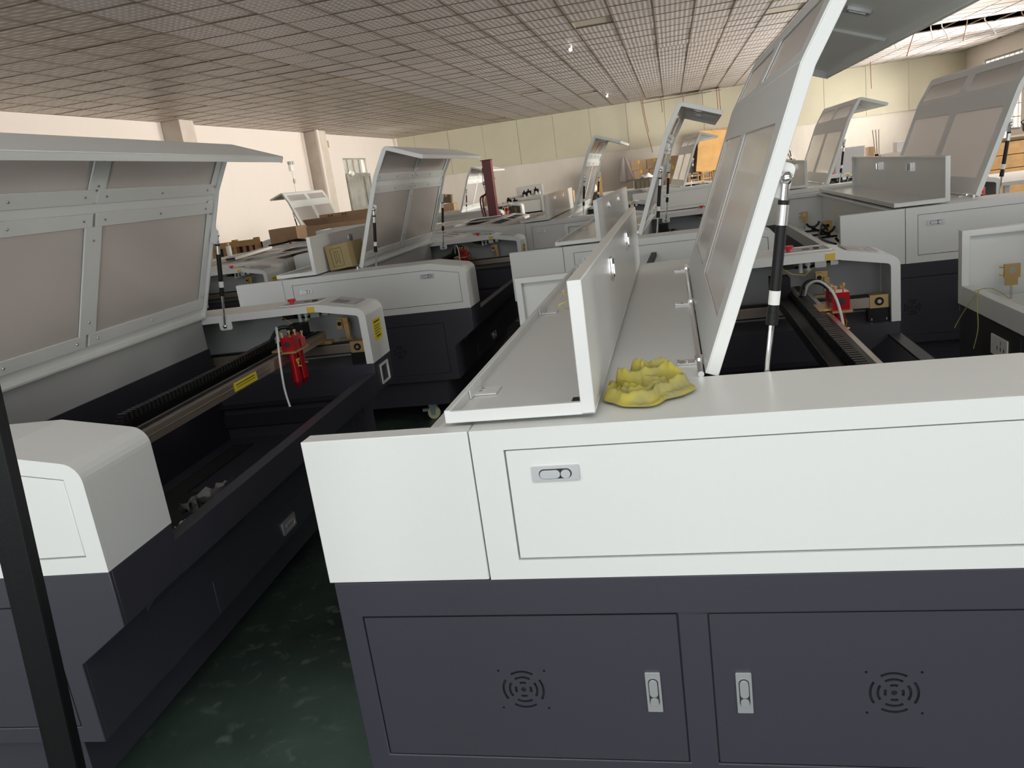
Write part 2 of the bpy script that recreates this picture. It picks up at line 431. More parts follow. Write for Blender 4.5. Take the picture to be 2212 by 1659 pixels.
for n, (s, cx, cy, x0, x1, y0, y1) in enumerate(tiles):
    plain = random.random() < 0.012
    mi = 2 if plain else (0 if cx < FOLD else 1)
    dz = random.uniform(0, .004) + (0.012 if plain else 0)
    if n < 290 and s > 0:
        o = ob('ceiling_tile', (tmA, tmB, tmP)[mi], ce, (cx, cy, ZC + dz), (random.uniform(-.006, .006), random.uniform(-.006, .006), 0))
    else:
        rest.box(x0 + G, x1 - G, y0 + G, y1 - G, ZC + dz, ZC + dz + .008, mi)
ob('ceiling_tiles_beyond', rest.mesh('ceiling_tiles_beyond', [TILEA, TILEB, TILEP]), ce, kind='stuff')
g = MB()
x = X0
while x < XR:
    if x > XL: g.box(x - .007, x + .007, YB, YF, ZC - .003, ZC + .02)
    x += PX
y = Y0
while y < YF:
    if y > YB:
        if 18.9 < y < 20.1: g.box(XL, 4.6, y - .007, y + .007, ZC - .003, ZC + .02)
        else: g.box(XL, XR, y - .007, y + .007, ZC - .003, ZC + .02)
    y += PY
struct('ceiling_grid', g, [SHADEDG], ce)

# ------------------------------------------------------------------ laser machines
A, LX, WB, ZB, ZT = 0.338, 1.242, 0.262, 0.746, 1.052
XP = 1.013
HX, HZ = 0.437, 1.056
def side_profile(inset=0.0):
    pts = [(0.0015, ZT), (XP, ZT - .001), (LX, ZB + .262), (LX, ZB + .002)]
    return fillet(pts, 2, 0.05, 6)
def latch_mb():
    b = MB().plate(rrect(-.044, .044, -.0145, .0145, .002), [], -.004, 0, XZ)
    b.plate(rrect(-.029, .009, -.008, .008, .0078, 4), [], -.0075, -.003, XZ)
    b.plate(rrect(.010, .028, -.008, .008, .0078, 4), [], -.0085, -.003, XZ)
    b.plate(rrect(-.031, .030, -.0097, .0097, .0095, 4), [], -.0042, -.0035, XZ, 1)
    return b
def vent_holes(cx, cz):
    H = [circ(cx, cz, .0055, 10)]
    for r, half in ((.0155, 24), (.028, 33), (.041, 33)):
        for a0 in (0, 90, 180, 270):
            n = 6; out = []
            for k in range(n + 1):
                a = math.radians(a0 - half + 2 * half * k / n); out.append((cx + (r + .0025) * math.cos(a), cz + (r + .0025) * math.sin(a)))
            for k in range(n, -1, -1):
                a = math.radians(a0 - half + 2 * half * k / n); out.append((cx + (r - .0025) * math.cos(a), cz + (r - .0025) * math.sin(a)))
            H.append(out)
    for sx in (-1, 1):
        for sz in (-1, 1): H.append(circ(cx + sx * .047, cz + sz * .043, .0028, 6))
    return H
DOORC = [(.0622, 1.012), (1.008, 1.012), (1.197, .978), (1.197, .788), (.0622, .788)]
D1 = (-.283, .350, .335, .668); D2 = (.404, 1.047, .335, .668)
def inset_poly(p, d):
    cx = sum(a[0] for a in p) / len(p); out = []
    n = len(p)
    for i in range(n):
        a, b, c = Vector(p[i - 1]), Vector(p[i]), Vector(p[(i + 1) % n])
        d1 = (a - b).normalized(); d2 = (c - b).normalized(); bis = (d1 + d2)
        s = d1.cross(d2) if False else 0
        bis.normalize(); ang = d1.angle(d2) / 2
        q = b + bis * d / math.sin(ang)
        out.append((q.x, q.y))
    return out
def base_side():
    o = [(-.33, ZB), (LX - .002, ZB), (LX - .002, .605), (1.10, .507), (1.10, .29), (-.33, .29)]
    b = MB().plate(o, [rect(*D1), rect(*D2)], 0.003, .013, XZ)
    b.prism(o, .013, WB)
    return b
def base_core(W):
    F = W - WB; b = MB()
    fr = [(1.193, .700), (LX - .002, .700), (LX - .002, .605), (1.10, .507), (1.10, .29), (1.06, .29), (1.06, .52), (1.193, .62)]
    b.prism(fr, WB, F)
    b.box(-.33, .40, WB, F, .29, .75)
    b.box(.40, 1.06, WB, F, .29, .44)
    b.plate([(1.193, .69), (1.10, .62), (.90, .442), (1.06, .442), (1.193, .60)], [], WB, F, XZ)
    b.box(-.25, .995, .05, W - .05, .115, .29)
    return b
def funnel(W):
    F = W - WB; b = MB()
    b.plate([(1.19, .694), (.90, .45), (.90, .442), (1.192, .686)], [], WB + .02, F - .02, XZ)
    b.box(.46, .90, WB + .3, WB + 1.0, .441, .446, 1).box(.52, .62, F - .8, F - .12, .441, .447, 1)
    b.box(.42, 1.15, F - .02, F - .001, .50, .56, 0).box(.42, 1.12, F - .035, F - .001, .60, .613, 0)
    b.box(.402, .44, WB, F, .44, .9, 0)
    return b
def cover_side():
    prof = side_profile()
    outl = [(.0015, ZB + .002)] + prof
    b = MB().plate(outl, [DOORC], 0, .012, XZ)
    b.sweep(prof, .012, .0, WB)
    # folded rim around the inner opening
    rimo = [(p[0], p[1]) for p in prof]
    b.sweep(rimo, .034, WB - .012, WB)
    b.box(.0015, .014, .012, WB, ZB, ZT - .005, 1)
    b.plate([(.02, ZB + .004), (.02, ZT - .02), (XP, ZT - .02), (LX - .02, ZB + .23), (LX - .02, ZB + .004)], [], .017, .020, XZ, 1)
    return b
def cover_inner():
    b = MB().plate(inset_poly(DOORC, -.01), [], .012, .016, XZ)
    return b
def rear_ends(W):
    b = MB()
    for y0, y1 in ((0, .044), (W - .044, W)):
        o = y0 if y0 == 0 else y1 - .008
        b.box(-A, -.0015, o, o + .008, ZB + .002, ZT)
        b.box(-A, -.0015, y0, y1, ZT - .026, ZT - .0002).box(-A + .0003, -A + .03, y0 + .0002, y1 - .0002, ZB + .002, ZT - .001).box(-.03, -.002, y0 + .0003, y1 - .0003, ZB + .002, ZT - .002)
    # low rear lip, rear box floor and its front partition
    b.box(-A, -A + .045, .044, W - .044, ZB + .002, ZB + .082)
    b.box(-A + .045, -.02, .044, W - .044, ZB + .002, ZB + .03)
    b.box(-.028, -.016, .044, W - .044, ZB + .03, ZT - .012)
    b.box(-.072, -.002, .044, W - .044, ZT - .014, ZT - .004)
    return b
def deck(W):
    F = W - WB
    b = MB().box(0, HX - .012, WB + .001, F - .001, ZT - .010, ZT - .001)
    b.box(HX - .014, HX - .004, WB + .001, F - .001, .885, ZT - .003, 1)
    return b
def lid_geo(W):
    """lid in its own frame: hinge at origin, closed = flat along +X"""
    y0, y1 = WB + .006, W - WB - .006
    t2 = math.radians(-9.4)
    P1 = (.605, 0); P2 = (.605 + .215 * math.cos(t2), .215 * math.sin(t2)); P3 = (P2[0], P2[1] - .27)
    line = fillet([(0, 0), P1, P2, P3], 2, .035, 5)
    return y0, y1, t2, P1, P2, P3, line
def lid_windows(W):
    y0, y1 = WB + .10, W - WB - .10; c = W / 2
    return [(y0, c - .065), (c + .065, y1)]
def lid_shell(W):
    y0, y1, t2, P1, P2, P3, line = lid_geo(W); wn = lid_windows(W)
    b = MB().plate(rect(0, .605, y0, y1), [rrect(.10, .50, a, c, .012) for a, c in wn], -.004, 0, XY)
    s = len(b.v)
    b.plate(rect(0, .18, y0, y1), [rrect(.03, .147, a, c, .010) for a, c in wn], -.004, 0, XY)
    b.xf(Matrix.Translation((.605, 0, 0)) @ Matrix.Rotation(-t2, 4, 'Y'), s)
    k = 2
    b.sweep([ (P1[0] + .178 * math.cos(t2), .178 * math.sin(t2))] + line[2:], .004, y0, y1)
    for a, c in ((y0, y0 + .012), (y1 - .012, y1)): b.sweep(line, .027, a, c)
    b.box(0, .012, y0, y1, -.027, -.003)
    b.box(P3[0] - .027, P3[0], y0, y1, P3[1], P3[1] + .012)
    b.box(.585, .625, y0 + .01, y1 - .01, -.012, -.004)
    return b
def lid_strips(W):
    """riveted retaining strips on the inner face: list of (s0,s1,y0,y1,segment)"""
    wn = lid_windows(W); c = W / 2; out = []
    for a, d in wn:
        out += [(.50, .548, a - .055, d + .055, 1), (.052, .10, a - .055, d + .055, 1), (-.022, .030, a - .055, d + .055, 2)]
    out += [(.10, .50, c - .045, c + .045, 1), (.03, .150, c - .045, c + .045, 2)]
    out += [(.05, .56, WB + .02, WB + .065, 1), (.05, .56, W - WB - .065, W - WB - .02, 1)]
    out += [(.0, .17, WB + .02, WB + .065, 2), (.0, .17, W - WB - .065, W - WB - .02, 2)]
    return out
def place_seg(o_mb, seg, start=0):
    if seg == 2: o_mb.xf(Matrix.Translation((.605, 0, 0)) @ Matrix.Rotation(math.radians(9.4), 4, 'Y'), start)
    return o_mb
def tube_cover(W):
    """L-shaped cover of the tube compartment, flipped over on to the deck"""
    y0, y1 = .03, W - .035; z = ZT + .008; b = MB()
    x0, x1 = -.05, .235
    b.box(x0, x1, y0, y1, z, z + .005)
    b.box(x0, x0 + .013, y0, y1, z, z + .026).box(x0, x1, y0, y0 + .013, z, z + .024).box(x0, x1, y1 - .013, y1, z, z + .024)
    b.box(x1 - .006, x1, y0, y1, z, z + .245)
    b.box(x1 - .026, x1, y0, y1, z + .233, z + .245).box(x1 - .026, x1, y0, y0 + .013, z, z + .245).box(x1 - .026, x1, y1 - .013, y1, z, z + .245)
    return b
def tube_cover_closed(W):
    b = MB().box(-A - .002, -.004, .046, W - .046, ZT - .004, ZT + .004)
    b.box(-A - .004, -A + .002, .046, W - .046, ZB + .08, ZT + .004)
    return b

def machine(label, x, y, yaw=0.0, W=2.24, lid=70, cover='flipped', gx=0.95, hy=None, detail=2, panel=True, top=WHITE, group='laser cutting machines in rows', open_door=False, dusty=False, stickers=True, no_pane=False):
    F = W - WB
    R = thing('laser_cutter', label, 'machine', (x, y, 0), yaw, group)
    wk = '|%.2f' % W
    # dark base -------------------------------------------------
    for side in (0, 1):
        loc, sc = ((0, 0, 0), 1) if side == 0 else ((0, W, 0), -1)
        o = ob('base_side', cached('base_side', base_side, [DARK]), R, loc, bevel=.002); o.scale = (1, sc, 1)
        if detail > 0 or side == 0:
            for k, (D, vc, lc) in enumerate(((D1, .033, .292), (D2, .724, .461))):
                key = 'base_door|%d' % k
                d = ob('base_door', cached(key, lambda: MB().plate(rect(D[0] + .003, D[1] - .003, D[2] + .003, D[3] - .003), vent_holes(vc, .499), .004, .0125, XZ), [DARK]), R, loc, bevel=.0015); d.scale = (1, sc, 1)
                if side == 0:
                    ob('cooling_vent', cached('cooling_vent', lambda: MB().plate(rect(-.055, .055, -.05, .05), [], .0105, .0125, XZ), [INK]), d, (vc, .0003, .499))
                    ob('door_latch', cached('door_latch', latch_mb, [LATCH, INK]), d, (lc, .0035, .498), (0, PI / 2, 0), bevel=.001)
    ob('base_body', cached('base_body' + wk, lambda: base_core(W), [DARK]), R)
    if lid != 0: ob('bed_tray', cached('bed_tray' + wk, lambda: funnel(W), [DARKIN, INK]), R)
    if detail > 0:
        dr = ob('front_drawer', cached('front_drawer' + wk, lambda: MB().box(1.098, 1.103, .575, W - .575, .297, .405), [DARK]), R, bevel=.001)
        ob('drawer_handle', cached('drawer_handle', lambda: MB().plate(rrect(-.055, .055, -.026, .026, .004), [rrect(-.045, .045, -.017, .017, .004)], 0, .005, YZ).box(0, .001, -.046, .046, -.018, .018, 1).cyl((.002, -.03, .004), (.002, .03, .004), .008, 8, mi=0), [LATCH, GREYM]), dr, (1.103, 1.12, .345))
    # casters
    for cx in (-.17, .85):
        for cy in (.12, W - .12):
            c = ob('caster', cached('caster', lambda: MB().box(-.04, .04, -.03, .03, .105, .116).plate([(-.03, .11), (.03, .11), (.012, .03), (-.012, .03)], [], -.024, -.020, XZ).plate([(-.03, .11), (.03, .11), (.012, .03), (-.012, .03)], [], .020, .024, XZ).box(-.075, -.02, -.015, .015, .055, .075), [GALV]), R, (cx, cy, 0))
            ob('wheel', cached('wheel', lambda: MB().cyl((0, -.017, .04), (0, .017, .04), .04, 20).cyl((0, -.019, .04), (0, .019, .04), .014, 10, mi=1), [CREAM, GALV]), c)
    # white side covers ------------------------------------------
    for side in (0, 1):
        loc, sc = ((0, 0, 0), 1) if side == 0 else ((0, W, 0), -1)
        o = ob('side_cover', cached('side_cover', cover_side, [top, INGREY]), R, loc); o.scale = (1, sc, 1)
        d = ob('access_door', cached('access_door', lambda: MB().plate(inset_poly(DOORC, .003), [], .0015, .0122, XZ), [WHITE]), R, loc, bevel=.0015); d.scale = (1, sc, 1)
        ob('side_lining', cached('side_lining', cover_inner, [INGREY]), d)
        if side == 0:
            ob('door_latch', cached('door_latch', latch_mb, [LATCH, INK]), d, (.154, .0012, .9615), (0, 0, 0), bevel=.001)
            ob('door_latch', cached('door_latch', latch_mb, [LATCH, INK]), d, (.989, .0012, .974), (0, 0, 0), bevel=.001)
    ob('rear_box', cached('rear_box' + wk, lambda: rear_ends(W), [WHITE]), R, bevel=.002)
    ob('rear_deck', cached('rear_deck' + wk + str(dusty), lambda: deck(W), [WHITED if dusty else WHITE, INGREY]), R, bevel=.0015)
    # tube compartment cover
    if cover == 'flipped':
        t = ob('tube_cover', cached('tube_cover' + wk, lambda: tube_cover(W), [GLOSSW]), R, bevel=.002)
        for ly in (.70, 1.42):
            ob('cover_latch', cached('cover_latch', lambda: MB().plate(rrect(-.035, .035, -.03, .03, .003), [rrect(-.028, .028, -.023, .023, .003)], 0, .004, YZ).box(0, .0025, -.023, .023, -.018, .018, 1).box(0, .008, -.02, -.012, -.012, .012, 0), [CHROME, DISPD]), t, (.2352, ly * W / 2.24, ZT + .185))
        for ly in (.70, 1.42):
            ob('latch_back', cached('latch_back', lambda: MB().box(-.012, 0, -.026, .018, -.026, .026).cyl((-.018, .026, -.02), (-.018, .026, .02), .008, 8), [CHROME]), t, (.2288, ly * W / 2.24, ZT + .185))
        for ly in (.22, W / 2, W - .22):
            ob('cover_hinge', cached('cover_hinge', lambda: MB().box(0, .05, -.028, .028, 0, .003).box(-.001, .002, -.05, .05, 0, .018).cyl((.012, -.006, .003), (.012, -.006, .0045), .004, 8, mi=1).cyl((.012, .014, .003), (.012, .014, .0045), .004, 8, mi=1), [WHITE, STEEL]), t, (-.035, ly, ZT + .014))
        ob('cover_hole', cached('cover_hole', lambda: MB().box(-.012, .012, -.022, .022, 0, .0012), [INK]), t, (.195, .105, ZT + .0132))
    elif cover == 'closed':
        ob('tube_cover', cached('tube_coverc' + wk, lambda: tube_cover_closed(W), [WHITED if dusty else WHITE]), R, bevel=.002)
    if cover != 'closed' and detail > 0:
        for k, ly in enumerate((.35, .8, W - .75, W - .42)):
            t = ob('tube_clamp', cached('tube_clamp', lambda: MB().box(-.06, .06, -.02, .02, 0, .012).box(-.012, .012, -.015, .015, .012, .04).tube([(.05 * math.cos(a), 0, .085 - .05 * math.sin(a)) for a in [math.radians(q) for q in range(10, 175, 15)]], .009, 6), [BLACK]), R, (-.17, ly, ZB + .03))
        ob('beam_mirror', cached('beam_mirror', lambda: MB().cyl((0, 0, 0), (0, 0, .06), .004, 8, mi=1).box(-.022, .022, -.006, .006, .055, .09).box(-.028, .028, -.012, .004, .085, .14).cyl((0, -.013, .115), (0, -.008, .115), .013, 12, mi=1).cyl((-.028, 0, .13), (-.042, 0, .13), .004, 8).cyl((-.028, 0, .10), (-.042, 0, .10), .004, 8), [GOLD, STEEL]), R, (-.19, W - .14, ZB + .03))
    # hinge rod with clamps
    rod = ob('hinge_rod', cached('hinge_rod' + wk, lambda: MB().cyl((HX - .008, WB, HZ), (HX - .008, F, HZ), .0065, 10), [CHROME]), R)
    if detail > 0:
        for hy_ in (WB + .12, W / 2, F - .10):
            ob('hinge', cached('hinge', lambda: MB().box(-.055, -.008, -.016, .016, -.0045, -.001).box(-.055, -.05, -.016, .016, -.0045, .001).cyl((-.008, -.02, 0), (-.008, .02, 0), .010, 10).cyl((-.035, -.007, -.001), (-.035, -.007, .0015), .004, 8).cyl((-.035, .008, -.001), (-.035, .008, .0015), .004, 8).box(-.006, .012, -.018, .018, .004, .008), [CHROME]), rod, (HX, hy_, HZ))
    # lid ----------------------------------------------------------
    if lid is not None:
        rot = (0, -math.radians(lid), 0)
        lo = ob('lid', cached('lid' + wk + str(dusty), lambda: lid_shell(W), [WHITED if dusty else WHITE]), R, (HX, 0, HZ), rot, bevel=.0015)
        if lid > 0:
            for a, c in lid_windows(W):
                pm = PANE
                ob('window_pane', cached('window_pane%.3f' % a + wk, lambda: MB().box(.085, .515, a - .02, c + .02, -.0085, -.0045), [pm]), lo)
                ob('window_pane', cached('window_pane_u%.3f' % a + wk, lambda: place_seg(MB().box(.015, .16, a - .02, c + .02, -.0085, -.0045), 2), [pm]), lo)
            if detail > 0:
                for k, (s0, s1, a, c, seg) in enumerate(lid_strips(W)):
                    th = .016 if k < 8 else .012
                    ob('retaining_strip', cached('retaining_strip%d' % k + wk, lambda: place_seg(MB().box(s0, s1, a, c, -th, -.009), seg), [WHITE]), lo, bevel=.001)
                def riv():
                    b = MB()
                    for s0, s1, a, c, seg in lid_strips(W):
                        st = len(b.v)
                        if c - a > s1 - s0:
                            for q in (.06, .5, .94): b.ball(((s0 + s1) / 2, a + (c - a) * q, -.0165), .0048, 8, 4)
                        else:
                            for q in (.12, .88): b.ball((s0 + (s1 - s0) * q, (a + c) / 2, -.0165), .0048, 8, 4)
                        place_seg(b, seg, st)
                    return b
                ob('rivets', cached('rivets' + wk, riv, [STEEL]), lo, kind='stuff')
                P3 = lid_geo(W)[5]
                for q in (.33, .66):
                    ob('lid_latch', cached('lid_latch', lambda: MB().plate(rrect(-.022, .022, -.03, .03, .004), [rrect(-.015, .015, -.023, .023, .003)], -.012, -.004, YZ).cyl((-.010, 0, -.02), (-.010, 0, .02), .004, 8), [LATCH]), lo, (P3[0], WB + (F - WB) * q, P3[1] + .15))
                ob('flap_rib', cached('flap_rib' + wk, lambda: MB().box(P3[0] - .012, P3[0] - .004, W / 2 - .012, W / 2 + .012, P3[1] + .012, P3[1] + .235), [WHITE]), lo)
        # gas struts
        if lid > 40:
            a = math.radians(lid)
            for sy, inn in ((WB + .012, 1), (F - .012, -1)):
                tp = Vector((.611, sy, 1.422)); bt = Vector((.552, sy, 1.000))
                d = (bt - tp)
                k = 'gas_strut|%d' % (inn)
                def st():
                    b = MB().ball(tp, .013, 10, 6, 0)
                    b.cyl(tp + d * .02, tp + d * .10, .007, 10, mi=0)
                    b.cyl(tp + d * .095, tp + d * .66, .0105, 14, mi=1)
                    b.cyl(tp + d * .60, tp + d * .66, .0115, 14, mi=1)
                    b.cyl(tp + d * .66, bt, .0055, 10, mi=0)
                    b.ball(bt, .011, 10, 6, 0)
                    return b
                sO = ob('gas_strut', cached(k + wk, st, [CHROME, BLACK]), R)
                ob('strut_label', cached('strut_label%d' % inn + wk, lambda: MB().cyl(tp + d * .115, tp + d * .205, .0108, 14), [STEEL]), sO)
                ob('paper_label', cached('paper_label%d' % inn + wk, lambda: MB().cyl(tp + d * .50, tp + d * .565, .0109, 14), [PAPER]), sO)
                yb = sy + (-.010 if inn > 0 else .010)
                def plt():
                    return MB().plate([(p[0], p[1]) for p in rrect(-.032, .032, -.022, .022, .010)], [], -.002, .002, XZ)
                ob('strut_bracket', cached('strut_bracket', plt, [WHITE]), R, (bt.x, yb + inn * .001, bt.z + .002), bevel=.001)
                ob('strut_bracket', cached('strut_bracket_u', lambda: MB().plate(rrect(-.018, .018, -.034, .034, .012), [], -.002, .002, XZ), [WHITE]), R, (tp.x - .006, sy + inn * .012, tp.z - .004), (0, math.radians(20), 0), bevel=.001)
    # inner works --------------------------------------------------
    if lid != 0 and detail > 0:
        for sy, s in ((F + .03, 1), (WB - .075, -1)):
            r = ob('linear_rail', cached('linear_rail', lambda: MB().box(.02, 1.17, 0, .045, .805, .848).box(.02, 1.17, .004, .041, .848, .856, 1).box(.02, 1.15, -.002, .047, .80, .804, 1), [CHAMP, BLACK]), R, (0, sy, 0), bevel=.001)
            ob('pulley_block', cached('pulley_block', lambda: MB().box(-.035, .035, -.004, .05, .803, .856, 0).cyl((0, -.009, .83), (0, -.003, .83), .017, 16, mi=1).cyl((0, -.010, .83), (0, -.009, .83), .008, 12, mi=2), [GOLD, BLACK, STEEL]), r, (1.168, 0, 0))
            ob('rail_foot', cached('rail_foot', lambda: MB().box(-.04, .04, 0, .05, .747, .803).box(-.03, -.026, -.002, 0, .752, .762, 1).box(.026, .03, -.002, 0, .752, .762, 1), [BLACK, CHROME]), r, (1.168, 0, 0))
            ob('rail_foot', cached('rail_foot', lambda: MB(), [BLACK]), r, (.03, 0, 0))
        # beam mirror bracket and wiring in the far block
        mm = ob('mirror_bracket', cached('mirror_bracket', lambda: MB().box(-.024, .024, 0, .008, .90, .955).box(-.026, .0, -.02, .0, .905, .95).box(.008, .03, -.014, .012, .855, .93).box(-.03, .04, -.016, .016, .848, .857).cyl((-.012, -.022, .93), (-.012, -.018, .93), .010, 12, mi=1), [GOLD, BLACK]), R, (.975 if gx < .9 else 1.07, W - .11, 0))
        wr = ob('wiring_bundle', cached('wiring_bundle', lambda: MB().tube([(.78, 0, 1.02), (.84, -.01, .99), (.92, -.005, .985), (1.0, 0, 1.0), (1.1, .01, 1.005), (1.15, .01, .995)], .006, 6).box(.80, .86, -.02, .02, .985, 1.03).tube([(.80, -.02, 1.0), (.85, -.03, .965), (.90, -.02, .955), (.93, -.02, .98)], .0018, 5, mi=3).cyl((.885, -.01, 1.02), (.885, -.01, .965), .009, 10, mi=1).cyl((.915, 0, 1.02), (.915, 0, .97), .012, 10, mi=1).box(.94, .985, -.015, .015, .98, 1.02, 2).box(1.0, 1.03, -.015, .01, .985, 1.01, 2), [BLACK, HOSE, STEEL, YELT]), R, (0, F + .10, 0))
        ob('yellow_tape', cached('yellow_tape', lambda: MB().box(-.018, .018, -.003, .0, 0, .026), [YELT]), R, (.985, F - .0, 1.018))
        # gantry beam, chain, head
        if hy is None: hy = F - .35
        gb = ob('gantry_beam', cached('gantry_beam' + wk, lambda: MB().box(-.03, .03, WB - .05, F + .05, .872, .915).box(-.026, .026, WB - .05, F + .05, .915, .918, 2).box(-.010, .010, WB - .04, F + .04, .918, .921, 1).box(.0295, .031, WB, F, .893, .896, 2), [CHAMP, BLACK, STEEL]), R, (gx, 0, 0), bevel=.001)
        ob('beam_sticker', cached('beam_sticker', lambda: MB().box(.0305, .0318, -.09, .09, .878, .911).box(.0316, .0322, -.075, .07, .899, .902, 1).box(.0316, .0322, -.07, .075, .890, .892, 1), [YEL, INK]), gb, (0, hy - .42, 0))
        for q in (WB - .055, F + .02): ob('carriage_plate', cached('carriage_plate', lambda: MB().box(-.06, .06, 0, .05, .856, .872), [GOLD]), gb, (0, q, 0), bevel=.001)
        ob('drive_motor', cached('drive_motor', lambda: MB().box(-.08, -.03, 0, .06, .872, .92), [BLACK]), gb, (0, F, 0), bevel=.003)
        def chain():
            b = MB(); n = 46; ya, yb_ = hy + .02, hy - 1.02
            for k in range(n):
                q = k / (n - 1); yy = ya + (yb_ - ya) * q; z = .955 - .004 * math.sin(q * 3)
                b.box(-.015, .015, yy - .009, yy + .006, z - .012, z + .012)
            for k in range(8):
                a = -PI / 2 + PI * k / 7
                b.box(-.012, .012, yb_ - .03 * math.cos(a) - .008, yb_ - .03 * math.cos(a) + .008, .925 + .03 * math.sin(a) - .006, .925 + .03 * math.sin(a) + .008)
            pass
            return b
        ob('cable_chain', cached('cable_chain%.2f' % hy + wk, chain, [BLACK]), gb, (-.055, 0, 0), kind='stuff')
        ob('chain_tray', cached('chain_tray' + wk, lambda: MB().box(-.105, -.04, WB, F + .03, .888, .894).box(-.105, -.102, WB, F + .03, .888, .925).box(-.043, -.040, WB, F + .03, .888, .912).box(-.11, -.035, F - .06, F + .03, .89, .975), [BLACK]), gb, bevel=.001)
        hd = ob('laser_head', cached('laser_head', lambda: MB().box(.03, .085, -.075, -.015, .925, .985).plate([(.028, .918), (.092, .918), (.092, .925), (.028, .925)], [], -.085, .055, XZ, 1).box(-.03, .032, -.05, .05, .921, .929, 1).cyl((.0575, -.0755, .955), (.0575, -.0752, .955), .013, 14, mi=2).plate([(.03, .925), (.085, .925), (.085, .96), (.055, .985), (.03, .975)], [], .0, .05, XZ), [RED, GOLD, INK]), gb, (0, hy, 0), bevel=.0015)
        for yy in (-.045, .025):
            ob('laser_nozzle', cached('laser_nozzle', lambda: MB().cyl((0, 0, .918), (0, 0, .83), .017, 16).cyl((0, 0, .835), (0, 0, .79), .020, 16).cyl((0, 0, .79), (0, 0, .765), .019, 16, r2=.006).cyl((.017, 0, .855), (.03, 0, .855), .004, 8, mi=1), [RED, GOLD]), hd, (.0575, yy, 0))
        for q in ((.04, -.07, .99), (.075, -.02, .99), (.04, .0, .985), (.078, .04, .972)):
            ob('adjusting_screw', cached('adjusting_screw', lambda: MB().cyl((0, 0, -.008), (0, 0, .010), .003, 8).cyl((0, 0, .008), (0, 0, .017), .0065, 10), [GOLD]), hd, q)
        ob('warning_triangle', cached('warning_triangle', lambda: MB().plate([(-.019, .012), (.019, .012), (0, -.018)], [], .0, .0012, YZ).plate(circ(0, .003, .004, 8), [], .001, .0018, YZ, 1), [YEL, INK]), hd, (.0755, -.045, .875))
        hs = [(-.04, .06, .95), (-.03, .03, 1.0), (.0, -.02, 1.02), (.03, -.09, .99), (.045, -.14, .92), (.055, -.175, .80), (.07, -.19, .72)]
        ob('air_hose', cached('air_hose', lambda: MB().tube(smooth_path(hs), .0045, 8), [HOSE]), hd)
        ob('power_lead', cached('power_lead', lambda: MB().tube(smooth_path([(-.055, .02, .965), (-.03, .06, 1.005), (.02, .07, 1.0), (.05, .03, .97)]), .009, 8), [BLACK]), hd)
    # control panel on the far block ------------------------------
    if panel:
        cp = ob('control_panel', cached('control_panel', lambda: MB().plate(rrect(.80, 1.005, -.205, -.03, .01), [rrect(.81, .995, -.195, -.04, .008)], ZT - .001, ZT + .003, XY).box(.81, .995, -.195, -.04, ZT - .001, ZT + .0006, 1).box(.90, .93, -.12, -.118, ZT, ZT + .003, 2).box(.945, .965, -.14, -.11, ZT, ZT + .006, 2), [WHITE, DISP, INK]), R, (0, W, 0))
        ob('emergency_button', cached('emergency_button', lambda: MB().cyl((0, 0, 0), (0, 0, .012), .010, 12).cyl((0, 0, .012), (0, 0, .024), .018, 16, r2=.020), [REDP]), cp, (.845, -.14, ZT))
        sl = math.atan2(.045, .229)
        ob('keypad', cached('keypad', lambda: MB().plate(rrect(0, .125, -.20, -.035, .008), [], 0, .005, XY).box(.012, .075, -.185, -.11, .005, .0056, 1).box(.012, .11, -.095, -.05, .005, .0056, 2).box(.085, .11, -.185, -.11, .005, .0056, 2), [DISP, DISPD, GREYP]), cp, (1.055, 0, ZT - .009), (0, sl, 0), bevel=.001)
    if stickers:
        ob('warning_label', cached('warning_label', lambda: MB().box(LX, LX + .0012, .0, .115, 0, .10).box(LX + .001, LX + .0018, .015, .10, .083, .089, 1).box(LX + .001, LX + .0018, .015, .095, .066, .069, 1).box(LX + .001, LX + .0018, .015, .09, .054, .057, 1).box(LX + .001, LX + .0018, .015, .1, .042, .045, 1).box(LX + .001, LX + .0018, .015, .08, .03, .033, 1).box(LX + .001, LX + .0018, .03, .09, .013, .020, 1), [YEL, INK]), R, (0, W - .185, .838))
        sk = ob('socket_recess', cached('socket_recess', lambda: MB().plate(rrect(.0, .125, 0, .098, .006), [rrect(.014, .111, .012, .086, .004)], 0, .004, YZ).box(-.03, -.028, .01, .115, .01, .09, 1).box(-.028, .0, .014, .016, .012, .086).box(-.028, 0, .109, .111, .012, .086).box(-.027, -.02, .03, .055, .02, .045, 2), [WHITE, GREYP, BLUEINK]), R, (LX - .0005, W - .19, .625))
    return R

def smooth_path(p, n=5):
    p = [Vector(q) for q in p]; out = []
    for i in range(len(p) - 1):
        a, b, c, d = p[max(i - 1, 0)], p[i], p[i + 1], p[min(i + 2, len(p) - 1)]
        for k in range(n):
            t = k / n; out.append(.5 * ((2 * b) + (c - a) * t + (2 * a - 5 * b + 4 * c - d) * t * t + (3 * b - a - 3 * c + d) * t ** 3))
    out.append(p[-1]); return out


